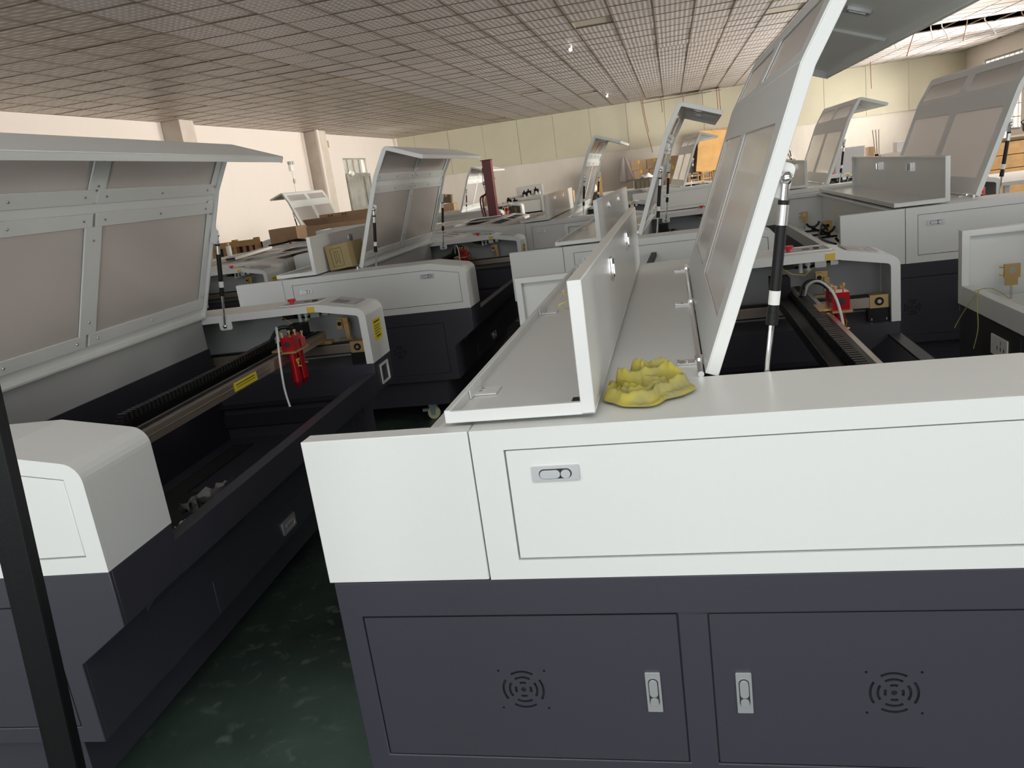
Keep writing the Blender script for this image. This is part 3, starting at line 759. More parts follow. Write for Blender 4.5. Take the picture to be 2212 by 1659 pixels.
M1 = machine('nearest white and navy laser cutter, yellow rag on its deck', 0, 0, gx=.86, hy=1.50)
M2 = machine('white and navy laser cutter left of the aisle, two red nozzles over its bed', -2.1576, .0059, .0540, gx=.985, hy=1.62, cover='closed')
M3 = machine('laser cutter with its lid seen edge-on, right behind the nearest one', -.284, 3.488, -.028, gx=.6, hy=.5)
M4 = machine('laser cutter behind the left one, small carton leaning on its flipped rear cover', -2.143, 3.433, .0074, gx=.75, hy=1.7)
M5 = machine('laser cutter cut by the right edge, yellow twine over its open rear box', 1.86, -.02, lid=None, cover='none', detail=1, gx=.9, hy=1.2)
M6 = machine('laser cutter at right with open rear box, large pale lid windows above', 1.634, 3.42, W=2.40, gx=.9)
M8 = machine('far laser cutter at right, lid standing narrow before the green wall', 1.40, 6.64, W=2.30, detail=1, stickers=False)
M9 = machine('mid-distance laser cutter, slim lid standing left of the centre before the pale wall', -1.067, 6.53, detail=1, gx=.8)
M10 = machine('distant laser cutter whose translucent lid looks brown before stacked boards', .14, 10.8, .11, detail=1, cover='none', stickers=False)
M11 = machine('lidless laser cutter seen right of the big left lid, red head inside', -4.38, 3.07, detail=1, gx=.55, hy=1.75, lid=None, cover='closed', dusty=True)
M15 = machine('closed dusty laser cutter in the third row, in front of the red post', -2.72, 7.15, lid=0, cover='closed', detail=0, dusty=True, stickers=False, panel=True)
M16 = machine('closed dusty laser cutter carrying a white plank', -4.60, 5.60, lid=0, cover='closed', detail=0, dusty=True, stickers=False)
M19 = machine('small closed laser cutter with a keypad, between the second and third rows', -2.93, 5.86, W=1.0, lid=0, cover='closed', detail=0, stickers=False)
M18 = machine('turned-round closed laser cutter carrying a long carton and a white tray', -3.86, 10.76, PI, lid=0, cover='closed', detail=0, stickers=False)
M14 = machine('turned-round laser cutter near the left wall, outer side of its lid facing the aisle', -5.6, 13.9, PI, detail=1, cover='closed', stickers=False)
M13 = machine('farthest left laser cutter, its lid just left of the red post', -3.777, 12.3, detail=1, cover='closed', stickers=False)
M20 = machine('turned-round laser cutter far right, lid frame leaning left behind another lid', 3.3, 17.6, PI, detail=1, cover='closed', stickers=False)

ob('power_cable', MB().tube(smooth_path([(-.10, 1.75, .80), (-.16, 1.6, .86), (-.2, 1.45, .84), (-.24, 1.25, .80), (-.2, .9, .79)], 5), .008, 6).mesh('power_cable', [BLACK]), M6)
ob('terminal_block', MB().box(-.13, -.06, 1.78, 1.86, .777, .86).cyl((-.095, 1.775, .83), (-.095, 1.77, .83), .014, 10, mi=1).mesh('terminal_block', [GOLD, BLACK]), M6)
ob('tube_clamp', cached('tube_clamp', lambda: MB(), [BLACK]), M6, (-.15, 1.45, ZB + .03), (0, 0, .2))
sk = ob('socket_recess', MB().box(-.335, -.3285, 1.62, 1.97, .60, .74, 1).box(-.340, -.334, 1.72, 1.87, .625, .70).box(-.3405, -.339, 1.745, 1.75, .65, .665, 1).box(-.3405, -.339, 1.775, 1.78, .65, .665, 1).box(-.3405, -.339, 1.805, 1.81, .65, .665, 1).box(-.3405, -.339, 1.776, 1.779, .672, .688, 1).mesh('socket_recess', [PAPER, INK]), M5)
def wp(M, p):
    """point in a machine's own frame -> hall coordinates"""
    c, s_ = math.cos(M.rotation_euler.z), math.sin(M.rotation_euler.z)
    return (M.location.x + p[0] * c - p[1] * s_, M.location.y + p[0] * s_ + p[1] * c, p[2])
def item(name, label, cat, mb, mats, loc=(0, 0, 0), rot=(0, 0, 0), group=None, bevel=0, smooth=30, mods=None):
    o = ob(name, mb.mesh(name, mats, smooth), None, loc, rot, bevel); return tag(o, label, cat, group)

# ---- yellow rag on the nearest deck
def seg_d(px, py, a, b):
    dx, dy = b[0] - a[0], b[1] - a[1]; t = max(0, min(1, ((px - a[0]) * dx + (py - a[1]) * dy) / (dx * dx + dy * dy)))
    return math.hypot(px - a[0] - t * dx, py - a[1] - t * dy), t
# folds as (points, height, width): x to the right, y away from the camera (unit square -1..1)
FOLDS = [([(-.85, .1), (-.75, -.45), (-.35, -.75), (.15, -.72), (.55, -.45), (.72, -.05)], .021, .10),
         ([(-.45, -.42), (-.15, -.5), (.25, -.36), (.5, -.1)], .017, .08),
         ([(-.55, -.1), (-.3, -.15), (-.05, -.25)], .013, .08),
         ([(-.6, .25), (-.2, .12), (.15, .22), (.45, .5)], .026, .10),
         ([(-.3, .55), (.05, .62), (.4, .55), (.8, .4)], .030, .12),
         ([(-.1, .45), (-.15, .75), (.0, .88)], .030, .07),
         ([(.75, .5), (.8, .1), (.62, -.2)], .022, .08),
         ([(.0, .1), (.25, .0), (.4, .1)], .018, .09),
         ([(-.8, .3), (-.62, -.2), (-.55, -.5)], .012, .05),
         ([(-.66, .34), (-.48, -.1)], .014, .04)]
rag = MB()
nx, ny = 96, 84
for i in range(nx + 1):
    for j in range(ny + 1):
        u, v = i / nx * 2 - 1, j / ny * 2 - 1
        th = math.atan2(v, u); rr = max(abs(u), abs(v))
        edge = 1 + .09 * math.sin(3 * th + .6) + .06 * math.sin(5 * th + 2) + .03 * math.sin(9 * th)
        X, Y = rr * math.cos(th), rr * math.sin(th)
        fall = max(0, 1 - rr ** 5) ** .5
        h = .010 + .006 * math.sin(X * 3 + Y * 2)
        for pts, hh, ww in FOLDS:
            d = min(seg_d(X, Y, pts[k], pts[k + 1])[0] for k in range(len(pts) - 1))
            h = max(h, .006 + 1.3 * hh * math.exp(-(d / ww) ** 2 * 1.3) * (1 + .12 * math.sin(X * 11 + Y * 7))) if d < ww * 2.5 else h
        h += .0012 * math.sin(X * 31 + 3 * math.sin(Y * 9)) + .0010 * math.sin(Y * 37 + 4 * math.sin(X * 7))
        rag.v.append((.084 * X * edge, .088 * Y * edge, .002 + h * fall * (1 + .35 * Y)))
for i in range(nx):
    for j in range(ny):
        a = i * (ny + 1) + j; rag.f.append((a, a + ny + 1, a + ny + 2, a + 1)); rag.m.append(0)
RAG = mat('grimy_yellow_cotton', (0.46, 0.40, 0.08), 0.95, bump=0.4, bscale=350, var=.5, vscale=22, vcol=(0.30, 0.28, 0.13), spec=.1)
ro = item('cleaning_rag', 'crumpled yellow cotton rag on the white deck of the nearest laser cutter', 'rag', rag, [RAG], (.320, .160, ZT + .002), (0, 0, -.12), smooth=80)
md = ro.modifiers.new('smooth', 'SMOOTH'); md.iterations = 2; md.factor = .5
md = ro.modifiers.new('thickness', 'SOLIDIFY'); md.thickness = .0018; md.offset = 1

# ---- cartons on machines
def carton(label, loc, size, rz=0, rot=None, m_=CARD, group=None, name='carton', tape=True):
    x, y, z = size
    t = thing(name, label, 'box', loc, rz, group)
    if rot: t.rotation_euler = rot
    ob('carton_body', MB().box(-x / 2, x / 2, -y / 2, y / 2, 0, z).mesh('carton_body', [m_]), t, bevel=.003)
    if tape: ob('packing_tape', MB().box(-.025, .025, -y / 2 - .0008, y / 2 + .0008, z * .75, z + .001).mesh('packing_tape', [YELT if m_ is CARDY else CARD]), t)
    return t
t = carton('small yellowish carton with a line drawing, leaning on the flipped cover behind', wp(M4, (.345, .33, 1.066)), (.165, .26, .165), 0, (0, -.09, .0074 - .03), CARDY, tape=False)
b2 = MB()
for (a0, a1, c0, c1) in ((-.05, -.048, .02, .14), (.03, .032, .02, .14), (-.05, .032, .02, .022), (-.05, .032, .138, .14), (-.025, -.023, .035, .12), (.005, .007, .035, .12), (-.025, .007, .118, .12), (-.02, .0, .05, .052), (-.012, -.010, .05, .115)):
    b2.box(a0, a1, -.1307, -.1302, c0, c1)
ob('line_drawing', b2.mesh('line_drawing', [INK]), t)
t = carton('long brown carton standing on the deck behind the big left lid', wp(M2, (.17, 1.50, 1.058)), (.26, 1.60, .17), .054)
# ---- white plank on machine
item('plank', 'white plank lying across the closed dusty machine', 'plank', MB().box(0, 1.55, -.05, .05, 0, .03).box(-.002, .0, -.048, .048, .002, .028, 1), [PAPER, INK], (-4.12, 6.15, ZT + .016), (0, 0, math.radians(104)), bevel=.002)
# ---- tray and long carton on M18
tr = MB().box(0, .78, 0, .5, 0, .012).box(0, .78, 0, .012, 0, .115).box(0, .78, .488, .5, 0, .115).box(0, .012, 0, .5, 0, .115).box(.768, .78, 0, .5, 0, .115)
item('tray', 'long white open tray in front of the long brown carton', 'tray', tr, [PAPER], (-4.26, 8.56, ZT + .014), bevel=.002)
t = thing('open_carton', 'long open brown carton with black stripes inside its flap, left of a standing lid', 'box', (-4.72, 9.25, ZT + .014))
ob('carton_body', MB().box(0, 1.15, 0, .012, 0, .17).box(0, 1.15, .5, .512, 0, .30).box(0, .012, 0, .5, 0, .17).box(1.138, 1.15, 0, .5, 0, .17).box(0, 1.15, 0, .5, 0, .01).mesh('carton_body', [CARD]), t)
ob('carton_flap', MB().box(.02, 1.13, 0, .005, 0, .15).mesh('carton_flap', [CARD]), t, (0, -.0, .172), (.9, 0, 0))
for q in (.14, .19, .36, .41): ob('printed_stripe', MB().box(q, q + .022, .497, .4995, .17, .28).mesh('printed_stripe', [INK]), t)
t = thing('cable', 'black cable coil lying on the turned-round closed cutter', 'cable', (-4.72, 8.75, ZT + .012))
ob('cable_loop', MB().tube(smooth_path([(-.3, -.1, .0), (-.1, -.05, .01), (.05, .05, .03), (.2, 0, .01), (.1, -.08, .02), (-.05, 0, .03), (.15, .08, .01), (.3, -.02, .0)], 5), .012, 6).mesh('cable_loop', [BLACK]), t)
# ---- brown carton and pallet left
carton('tall brown carton standing against the left wall behind the wooden pallet', (-6.0, 11.2, 0), (.5, .4, 1.22))
t = thing('pallet', 'pale wooden pallet standing upright near the left wall', 'pallet', (-6.08, 9.0, 0), 0)
for k in range(3): ob('stringer', MB().box(k * .34, k * .34 + .05, -.05, .05, 0, 1.19).mesh('stringer', [WOOD]), t, rot=(0, 0, 0), bevel=.003)
for k in range(2): ob('rail', MB().box(-.02, .76, -.055, -.035, 1.09 - k * .5, 1.17 - k * .5).mesh('rail', [WOOD]), t, bevel=.002)
for k in range(7): ob('slat', MB().box(.01 + k * .105, .065 + k * .105, .05, .068, .05, 1.15).mesh('slat', [WOOD]), t, bevel=.002)
ob('backing', MB().box(0, .74, .07, .075, .02, 1.12).mesh('backing', [INK]), t)
item('bottle', 'small white bottle with orange cap left of the pallet', 'bottle', MB().cyl((0, 0, 0), (0, 0, .12), .03, 12).cyl((0, 0, .12), (0, 0, .16), .018, 10, mi=1), [PAPER, PLY], (-5.55, 7.95 - .25, ZT + .01) if False else (-4.75, 7.2, ZT + .008))
# ---- red hydraulic post
t = thing('lift_post', 'dark red steel lift post rising between machines, left of centre', 'post', (-2.6, 12.0, 0), 0)
ob('post', MB().box(-.075, .075, -.07, .07, .04, 1.86).mesh('post', [DRED]), t, bevel=.006)
ob('cap_plate', MB().box(-.10, .085, -.08, .08, 1.86, 1.872).mesh('cap_plate', [DRED]), t)
ob('foot_plate', MB().box(-.3, .3, -.3, .3, 0, .04).mesh('foot_plate', [DRED]), t)
for k in range(2): ob('handle', MB().tube(smooth_path([(-.08, 0, 1.33 - k * .02), (-.15 - k * .04, 0, 1.27), (-.16 - k * .04, 0, 1.1), (-.12 - k * .04, 0, .85)], 4), .014, 6).mesh('handle', [DRED]), t)
ob('cable', MB().tube([(-.09, -.02, 1.75), (-.11, -.02, 1.5), (-.08, -.03, 1.3)], .006, 5).mesh('cable', [INK]), t)
ob('knob', MB().ball((-.09, -.05, 1.50), .03, 8, 5).ball((.10, 0, 1.56), .012, 6, 4).mesh('knob', [STEEL]), t)
# ---- open white printer with black carriages
t = thing('flatbed_printer', 'open white machine with black carriages and a raised white board, right of red post', 'machine', (-3.55, 16.2, 0))
ob('body', MB().box(0, 1.15, 0, .05, .78, 1.0).box(0, 1.15, .9, .95, .78, 1.02).box(0, .04, 0, .95, .78, 1.02).box(1.10, 1.17, -.01, .95, .74, 1.08).box(0, 1.15, 0, .95, .76, .80).mesh('body', [WHITE]), t, bevel=.006)
ob('stand', MB().box(.05, 1.1, .05, .9, 0, .76).mesh('stand', [BLACKM]), t)
ob('board', MB().box(.42, 1.05, .96, .98, 1.0, 1.30).mesh('board', [PAPER]), t, rot=(0, -.03, 0))
for k in range(3): ob('rail', MB().box(.05, 1.1, .15 + k * .15, .17 + k * .15, 1.0 - k * .02, 1.02 - k * .02).mesh('rail', [STEEL]), t)
for k, (x, z) in enumerate(((.28, 1.05), (.42, 1.02), (.66, 1.16), (.76, 1.18), (.93, 1.20))):
    ob('carriage', MB().box(-.05, .05, 0, .1, -.06, .03).cyl((0, -.02, .03), (0, -.02, .07), .018, 8).box(-.02, .02, -.03, .02, -.09, -.02, 1).mesh('carriage', [BLACK, PAPER]), t, (x, .5, z))
ob('gantry', MB().box(.3, 1.08, .5, .58, 1.04, 1.10).mesh('gantry', [GREYP]), t, rot=(0, -.06, 0))
# ---- things near the far-left lid
carton('small brown carton tilted on another one, left of the farthest left lid', (-4.42, 15.6, 1.20), (.22, .2, .18), .1, (0, .15, .1), OLIVE)
carton('brown carton under the small tilted one, left of the farthest left lid', (-4.35, 15.6, 0), (.24, .3, 1.18), 0, None, CARD)
carton('brown carton stack between the farthest left lid and the red post', (-3.65, 15.9, 0), (.30, .3, 1.32), 0, None, CARD)
t = thing('cable_coil', 'pale hose coil lying beside the farthest left cartons', 'hose', (-4.9, 14.4, 0))
for k in range(4): ob('coil', MB().tube([(.12 * math.cos(a) * (1 + .1 * k), .02 * k, .95 + .12 * math.sin(a)) for a in [2 * PI * q / 14 for q in range(15)]], .010, 6).mesh('coil', [CLOTHW]), t)
ob('stand', MB().box(-.15, .15, -.1, .15, 0, .83).mesh('stand', [GREYP]), t)
item('post', 'short white post left of the farthest left cartons', 'post', MB().box(-.03, .03, -.03, .03, 0, 1.28), [PAPER], (-4.62, 15.2, 0))

# ---- far wall: cardboard stack, boards, stools, cloth
ORD = ['leftmost', 'second from left', 'third from left', 'fourth from left', 'fifth from left', 'sixth from left', 'seventh from left']
ROW = ['bottom row', 'second row up', 'third row up', 'fourth row up', 'top row']
for row in range(5):
    for k in range(6):
        if row == 4 and k == 5: continue
        wdt = .52
        t_ = thing('carton', 'brown carton stacked before the far wall, ' + ROW[row] + ', ' + ORD[k], 'box', (-.66 + k * wdt + (.06 if row % 2 else 0), 26.6, row * .315), random.uniform(-.02, .02), 'cartons stacked before the far wall')
        ob('carton_body', cached('stack_body', lambda: MB().box(-.25, .25, -.25, .25, 0, .31), [CARD]), t_, bevel=.004)
        ob('packing_tape', cached('stack_tape', lambda: MB().box(-.03, .03, -.2508, .2508, .2, .3112), [YELT]), t_)
item('plywood_sheet', 'larger orange plywood sheet leaning behind the smaller one', 'board', MB().box(-.5, .5, -.012, .012, 0, 1.25), [PLY], (1.72, 25.62, .935), (-.12, .10, .05))
item('plywood_sheet', 'smaller orange plywood sheet in front of the larger one', 'board', MB().box(-.28, .28, -.012, .012, 0, .82), [PLY], (1.42, 25.25, .94), (-.12, .16, .05))
carton('big brown carton high behind the plywood sheets', (2.2, 27.25, .0), (.8, .5, 2.25), 0, None, CARD)
for k in range(3):
    item('plank', 'dark weathered plank left of the plywood sheets, ' + ORD[k] + ' of three', 'plank', MB().box(-.06, .06, -.02, .02, 0, 1.85), [OLIVE if k else GREYM], (1.0 + k * .13, 25.9, 0), (0, -.03, 0), 'dark planks beside the plywood')
item('support', 'low grey bench carrying the plywood sheets', 'bench', MB().box(.9, 2.4, 25.1, 25.8, .84, .88).box(.95, 1.0, 25.15, 25.2, 0, .88).box(2.3, 2.35, 25.15, 25.2, 0, .88).box(.95, 1.0, 25.7, 25.75, 0, .88).box(2.3, 2.35, 25.7, 25.75, 0, .88), [GREYM])
for k, x in enumerate((1.0, 1.38, 1.76)):
    t = thing('wooden_stool', 'pale wooden stool under the plywood sheets, ' + ORD[k] + ' of three', 'stool', (x, 23.4, 0), .2 * k, 'wooden stools under the plywood sheets')
    ob('seat', cached('seat', lambda: MB().box(-.17, .17, -.15, .15, .96, .99), [WOOD]), t, bevel=.003)
    for sx in (-1, 1):
        for sy in (-1, 1): ob('leg', cached('leg%d%d' % (sx, sy), lambda: MB().cyl((sx * .13, sy * .11, .96), (sx * .17, sy * .14, 0), .018, 8), [WOOD]), t)
    for z in (.55, .78): ob('rung', cached('rung%.2f' % z, lambda: MB().box(-.16, .16, -.135, -.115, z, z + .03).box(-.16, .16, .115, .135, z, z + .03), [WOOD]), t)
cl = MB()
for i in range(13):
    for j in range(17):
        u, v = i / 12, j / 16
        wd = .06 + .20 * v ** .8
        cl.v.append((-1.22 + (u - .5) * 2 * wd + .05 * v, 27.85 - .05 * math.sin(u * 9) * (.3 + v), 1.75 - v * (.72 + .16 * (1 - abs(u - .35)))))
for i in range(12):
    for j in range(16):
        a = i * 17 + j; cl.f.append((a, a + 17, a + 18, a + 1)); cl.m.append(0)
o = item('hanging_cloth', 'white cloth hanging from a hook on the far wall', 'cloth', cl, [CLOTHW], smooth=70)
o.modifiers.new('s', 'SOLIDIFY').thickness = .006
item('crate', 'dark green slotted crate before the far cartons', 'crate', MB().box(-.2, .2, -.15, .15, 0, 1.09).box(-.14, -.08, -.152, -.15, .80, 1.03, 1).box(-.03, .03, -.152, -.15, .80, 1.03, 1).box(.08, .14, -.152, -.15, .80, 1.03, 1), [DGREEN, OLIVE], (-.38, 20.0, 0), (0, 0, .05), bevel=.005)
cl = MB().ball((0, 0, .04), .13, 14, 8); cl.v = [(v[0] * 1.3 + .02 * math.sin(v[1] * 60), v[1], max(0, v[2] * .6 + .02 * math.sin(v[0] * 50))) for v in cl.v]
item('cloth_bundle', 'white cloth bundle heaped on the dark green crate', 'cloth', cl, [CLOTHW], (-.25, 20.0, 1.09), smooth=80)
item('long_table', 'long white table left of the dark green crate', 'table', MB().box(-.45, .75, -.4, .4, .80, .84).box(-.43, -.39, -.38, -.34, 0, .8).box(.68, .72, -.38, -.34, 0, .8).box(-.43, -.39, .34, .38, 0, .8).box(.68, .72, .34, .38, 0, .8).box(-.45, .75, -.4, -.39, .6, .8), [PAPER], (-1.28, 20.6, 0))
item('board', 'orange board standing left of the hanging cloth', 'board', MB().box(-.11, .11, -.01, .01, 0, 1.38), [PLY], (-1.53, 20.0, 0), (-.03, 0, 0))
carton('dark olive carton below the orange board', (-1.42, 17.0, 0), (.32, .3, .98), 0, None, OLIVE)
cl = MB().ball((0, 0, .09), .09, 12, 8); cl.v = [(v[0] * (1.1 - v[2] * 2.2), v[1] * (1.1 - v[2] * 2), v[2] * 1.25) for v in cl.v]
item('plastic_bag', 'white plastic bag on the dark olive carton', 'bag', cl, [CLOTHW], (-1.36, 17.0, .98), smooth=70)
item('blue_box', 'blue box standing right of the dark olive carton', 'box', MB().box(-.24, .24, -.2, .2, 0, .86).box(-.25, .25, -.21, .21, .86, .90), [BLUE], (-1.0, 16.4, 0), bevel=.006)
carton('low brown carton left of the orange board', (-2.35, 20.0, 0), (.35, .3, 1.02), 0, None, CARD)
# right background behind the flipped cover
item('grey_cabinet', 'grey sheet-metal cabinet behind the cover with two chrome latches', 'cabinet', MB().box(-.25, .25, -.2, .2, 0, 1.265).box(-.24, .24, -.203, -.2, .02, 1.25), [GREYP], (3.44, 14.0, 0), bevel=.004)
for k in range(2): carton(('left', 'right')[k] + ' one of two narrow brown cartons right of the grey cabinet', (3.732 + k * .08, 14.0, 0), (.078, .3, 1.225), 0, None, CARD, 'two narrow cartons by the grey cabinet')
t = thing('rod_bundle', 'thin brown rods standing in a black holder right of the cartons', 'rods', (3.905, 13.9, 0))
ob('holder', MB().cyl((0, 0, 0), (0, 0, 1.09), .04, 12).mesh('holder', [BLACK]), t)
for k in range(3): ob('rod', MB().cyl(((k - 1) * .03, 0, 1.09), ((k - 1) * .05 - .02, 0, 1.50), .006, 6).mesh('rod', [OLIVE]), t)
item('beige_bench', 'low beige bench right of the rods', 'bench', MB().box(0, .42, -.2, .2, 1.0, 1.075).box(.02, .05, -.18, .18, 0, 1.0).box(.36, .39, -.18, .18, 0, 1.0), [CONC], (3.96, 14.1, 0))
item('grey_block', 'grey box on the right end of the beige bench', 'box', MB().box(-.09, .12, -.12, .12, 0, .17), [GREYP], (4.33, 14.1, 1.075), bevel=.004)
# far right workbench in the sun
t = thing('workbench', 'wooden plank-fronted workbench in bright light at the right edge', 'bench', (5.35, 14.0, 0))
ob('worktop', MB().box(0, 4.0, 0, 1.2, 1.02, 1.07).mesh('worktop', [OLIVE]), t, bevel=.004)
for k in range(4): ob('front_board', MB().box(.02, 3.98, .02, .045, .12 + k * .225, .335 + k * .225).mesh('front_board', [WOOD]), t, bevel=.003)
for k in range(5): ob('batten', MB().box(.1 + k * .93, .17 + k * .93, 0, .02, .05, 1.02).mesh('batten', [WOOD]), t, bevel=.003)
ob('carcass', MB().box(.05, 3.95, .06, 1.15, 0, 1.02).mesh('carcass', [OLIVE]), t)
item('white_bin', 'small white bin on the workbench', 'bin', MB().plate(rect(-.1, .1, -.1, .1), [rect(-.085, .085, -.085, .085)], 0, .15, XY).box(-.09, .09, -.09, .09, 0, .01), [PAPER], (5.98, 14.3, 1.07))
item('tool_bag', 'black tool bag on the workbench beside the white bin', 'bag', MB().ball((0, 0, .09), .13, 14, 8).tube([(-.1, 0, .1), (-.15, 0, .18), (-.08, 0, .22), (0, 0, .2)], .01, 6), [BLACK], (6.45, 14.3, 1.12), smooth=60)
item('grey_board', 'pale grey board leaning at the back of the workbench', 'board', MB().box(-.12, .12, -.01, .01, 0, .42), [GREYP], (6.12, 14.9, 1.085), (-.15, .12, 0))
item('brown_board', 'orange-brown board leaning left of the pale grey board', 'board', MB().box(-.09, .09, -.01, .01, 0, .6), [PLY], (5.92, 14.98, 1.085), (-.12, .1, 0))
item('yellow_bottle', 'yellow bottle at the left end of the workbench', 'bottle', MB().cyl((0, 0, 0), (0, 0, .15), .035, 12).cyl((0, 0, .15), (0, 0, .19), .015, 8), [YEL], (5.42, 14.1, 1.07))
item('white_table', 'white-topped table in bright light at the right edge', 'table', MB().box(0, 2.6, 0, 1.6, .72, .76).box(.05, .1, .05, .1, 0, .72).box(2.5, 2.55, .05, .1, 0, .72).box(.05, .1, 1.5, 1.55, 0, .72).box(2.5, 2.55, 1.5, 1.55, 0, .72), [PAPER], (3.9, 8.4, 0))

# ---- left wall things
t = thing('emergency_light', 'small twin-head emergency light on the left wall', 'light', (XL, 19.07, 2.5))
ob('case', MB().box(0, .07, -.09, .09, 0, .17).mesh('case', [PAPER]), t, bevel=.004)
for k in (-1, 1): ob('lamp_head', MB().cyl((.03, k * .06, .22), (.10, k * .06, .21), .045, 12).mesh('lamp_head', [GREYP]), t)
ob('conduit', MB().box(0, .015, .05, .07, -2.0, 0).mesh('conduit', [PAPER]), t)
ob('switch', MB().box(.015, .04, .03, .10, -.32, -.20).mesh('switch', [CONC]), t)
item('wall_notice', 'small brown sheet pasted high on the left wall', 'notice', MB().box(XL, XL + .004, 21.62, 21.92, 3.15, 3.36), [CARD])
item('no_smoking_notice', 'narrow white notice with a red ring beside the wall column', 'notice', MB().box(XL, XL + .005, 21.0, 21.16, 1.8, 2.55).plate([(21.08 + .07 * math.cos(a), 2.17 + .10 * math.sin(a)) for a in [2 * PI * k / 20 for k in range(20)]], [[(21.08 + .05 * math.cos(a), 2.17 + .08 * math.sin(a)) for a in [2 * PI * k / 20 for k in range(20)]]], XL + .005, XL + .008, YZ, 1).box(XL + .005, XL + .008, 21.02, 21.14, 1.83, 1.93, 1).box(XL + .005, XL + .008, 21.05, 21.11, 2.15, 2.19, 2), [PAPER, REDINK, INK])
o = struct('door_1', MB().plate(rect(22.75, 24.75, 0, 2.35), [rect(23.85, 24.15, .1, 2.25), rect(24.3, 24.65, .1, 2.25)], XL + .02, XL + .07, YZ), [GREYM])
ob('door_glass', MB().box(XL + .03, XL + .035, 23.8, 24.7, .05, 2.3).mesh('door_glass', [GREYM]), o)
o = item('wall_lamp', 'small round lamp glowing above the grey door', 'lamp', MB().ball((XL + .12, 23.0, 2.36), .09, 12, 8), [PAPER], smooth=80)
# ---- ceiling odds and ends
WIRE = mat('rusty_strip', (0.25, 0.12, 0.07), 0.6)
for k, (x, y, z, dx, dz) in enumerate(((-.45, 27.3, 3.55, .25, 1.78), (-.40, 27.36, 3.55, .12, 1.1), (.22, 27.3, 3.5, .02, .48), (.95, 27.3, 3.5, .0, .3), (2.05, 27.3, 3.54, .0, .8), (2.12, 27.3, 3.54, .03, .9))):
    item('hanging_strip', 'thin rusty ceiling strip hanging before the far wall, ' + ORD[k] + ' of six', 'strip', MB().tube([(x, y, z), (x + dx * .3, y, z - dz * .45), (x + dx, y, z - dz)], .012, 5), [WIRE], group='rusty strips hanging before the far wall')
item('ceiling_wire', 'long rusty wire strung along the far wall under the ceiling', 'wire', MB().tube([(-.45, 27.35, 3.42), (.9, 27.35, 3.44), (2.2, 27.35, 3.47)], .010, 5), [WIRE])
item('loose_ceiling_tile', 'loose tile drooping from the ceiling at the far wall', 'tile', MB().box(-PX / 2, PX / 2, -PY / 2, PY / 2, 0, .008), [TILEB], (1.95, 27.3, 3.46), (.05, -.22, 0))
for k, (x, y, dx, dy, dz) in enumerate(((5.4, 19.1, .1, -.2, .38), (5.9, 19.0, -.15, .1, .55), (6.5, 19.2, .12, -.1, .32), (6.95, 19.0, -.1, -.1, .42), (7.4, 19.3, .2, -.1, .35), (8.1, 19.2, .15, 0, .25), (6.2, 18.95, .05, 0, .3))):
    item('hanging_strip', 'bent metal strip hanging from the ceiling gap, ' + ORD[(0, 1, 3, 4, 5, 6, 2)[k]], 'strip', MB().tube([(x, y, ZC + .302), (x, y, ZC - .02), (x + dx, y + dy, ZC - dz)], .013, 5), [WIRE if k % 2 else PAPER], group='metal strips hanging from the ceiling gap')
item('hanging_strip', 'single long reddish strip hanging left of the ceiling gap', 'strip', MB().cyl((6.6, 26.3, ZC), (6.62, 26.3, 2.75), .012, 6), [WIRE])
BULB = mat('lit_bulb', (1, 1, 1), .4); BULB.node_tree.nodes['Principled BSDF'].inputs['Emission Color'].default_value = (1, .95, .85, 1); BULB.node_tree.nodes['Principled BSDF'].inputs['Emission Strength'].default_value = 6
for lb, x, y in (('nearer of two lit bulbs on the ceiling', -1.12, 13.0), ('farther of two lit bulbs on the ceiling', -1.28, 23.2)):
    t = thing('ceiling_bulb', lb, 'bulb', (x, y, ZC)); ob('socket', MB().cyl((0, 0, 0), (0, 0, -.04), .03, 10).mesh('socket', [PAPER]), t); ob('bulb', MB().ball((0, 0, -.06), .03, 10, 6).mesh('bulb', [BULB]), t)

# ---- leaning black steel angle at the left edge, close to the camera
t = item('steel_angle', 'black painted steel angle post cutting the bottom left corner', 'post', MB(), [BLACKM])
bpy.data.objects.remove(t)
t = thing('steel_angle', 'black painted steel angle post cutting the bottom left corner', 'post', (-.515, -.55, 0))
vs = []
def bar(pts0, pts1):
    b = MB(); n_ = len(pts0)
    b.v = pts0 + pts1; b.f = [tuple(range(n_ - 1, -1, -1)), tuple(range(n_, 2 * n_))] + [(i, (i + 1) % n_, (i + 1) % n_ + n_, i + n_) for i in range(n_)]; b.m = [0] * len(b.f)
    return b
def sect(x, y, z, w1, w2): return [(x, y, z), (x + w1, y, z), (x + w1, y + .004, z), (x + .004, y + .004, z), (x + .004, y + w2, z), (x, y + w2, z)]
def rx(z): return -.427 - .092 * (1.267 - z) + .515
ob('angle_bar', bar(sect(rx(0) - .038, 0, 0, .038, .05), sect(rx(1.6) - .038, 0, 1.6, .038, .05)).mesh('angle_bar', [BLACKM]), t, bevel=.001)
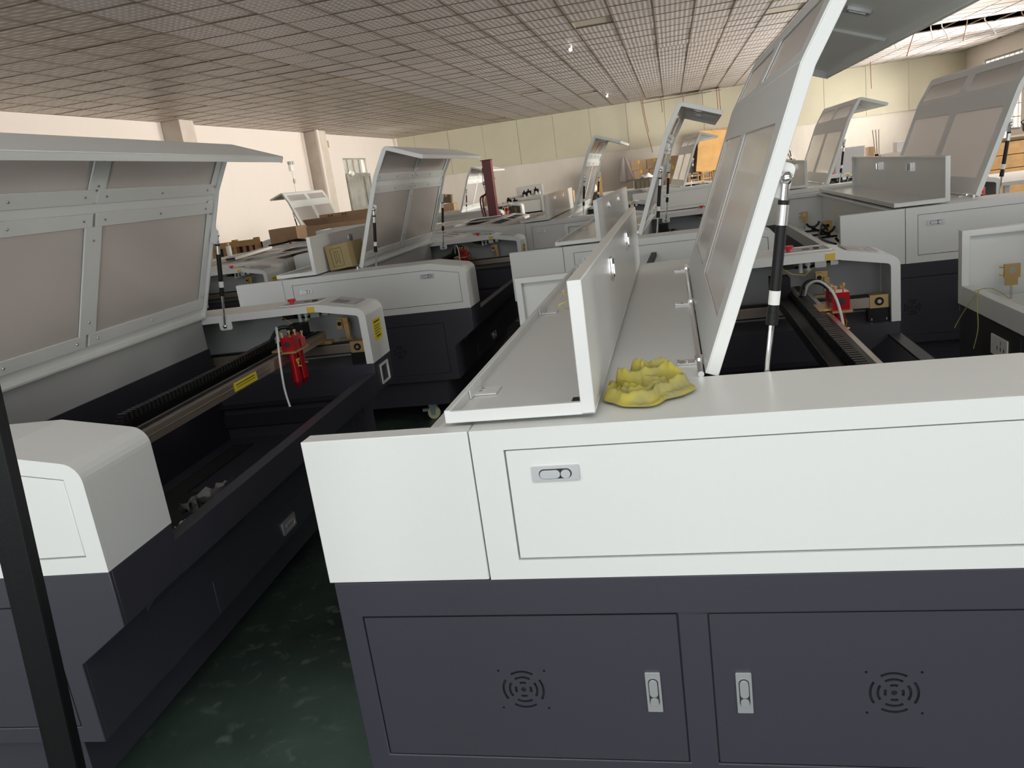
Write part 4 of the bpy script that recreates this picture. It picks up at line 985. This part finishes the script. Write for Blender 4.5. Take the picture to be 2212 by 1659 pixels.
ob('angle_bar', bar(sect(rx(0) - .082, .03, 0, .030, .03), sect(rx(1.6) - .078, .03, 1.6, .030, .03)).mesh('angle_bar', [BLACKM]), t, bevel=.001)

# ---- bits in the left machine's tray, twine
def crumple(n_, sx, sy, h, seed):
    rnd = random.Random(seed); b = MB()
    for i in range(n_ + 1):
        for j in range(n_ + 1): b.v.append(((i / n_ - .5) * sx + rnd.uniform(-1, 1) * sx * .05, (j / n_ - .5) * sy + rnd.uniform(-1, 1) * sy * .05, rnd.uniform(0, h)))
    for i in range(n_):
        for j in range(n_):
            a = i * (n_ + 1) + j; b.f.append((a, a + n_ + 1, a + n_ + 2, a + 1)); b.m.append(0)
    return b
o = item('crumpled_paper', 'crumpled white paper scrap in the tray of the left machine', 'paper', crumple(7, .07, .05, .025, 3), [PAPER], wp(M2, (.955, .70, .525)), (0, -.5, .9)); o.modifiers.new('s', 'SOLIDIFY').thickness = .001
o = item('plastic_film', 'clear plastic film scrap beside the paper scrap in the left tray', 'film', crumple(8, .09, .17, .05, 5), [FILM], wp(M2, (1.0, .82, .575)), (0, -.6, -.3)); o.modifiers.new('s', 'SOLIDIFY').thickness = .0008
TW = mat('yellow_twine', (0.50, 0.43, 0.14), .7)
t = thing('twine', 'thin yellow twine looped over the rim of the right-edge machine', 'twine', wp(M5, (0, 0, 0)))
for pts in ([(-.33, 2.02, .835), (-.345, 2.05, .80), (-.36, 2.15, .70), (-.37, 2.17, .66)], [(-.33, 2.02, .838), (-.345, 2.0, .80), (-.35, 1.97, .70), (-.355, 2.0, .61)], [(-.34, 2.04, .832), (-.31, 1.98, .85), (-.30, 1.9, .845), (-.305, 1.8, .84)]):
    ob('strand', MB().tube(smooth_path(pts, 5), .0018, 5).mesh('strand', [TW]), t)
item('cable_tie', 'pale yellow wire tie at the upper corner of the nearest flipped cover', 'tie', MB().tube(smooth_path([(.214, .055, 1.275), (.200, .035, 1.288), (.206, .05, 1.268), (.19, .04, 1.262), (.205, .06, 1.25), (.213, .05, 1.255)], 5), .0011, 5), [TW])
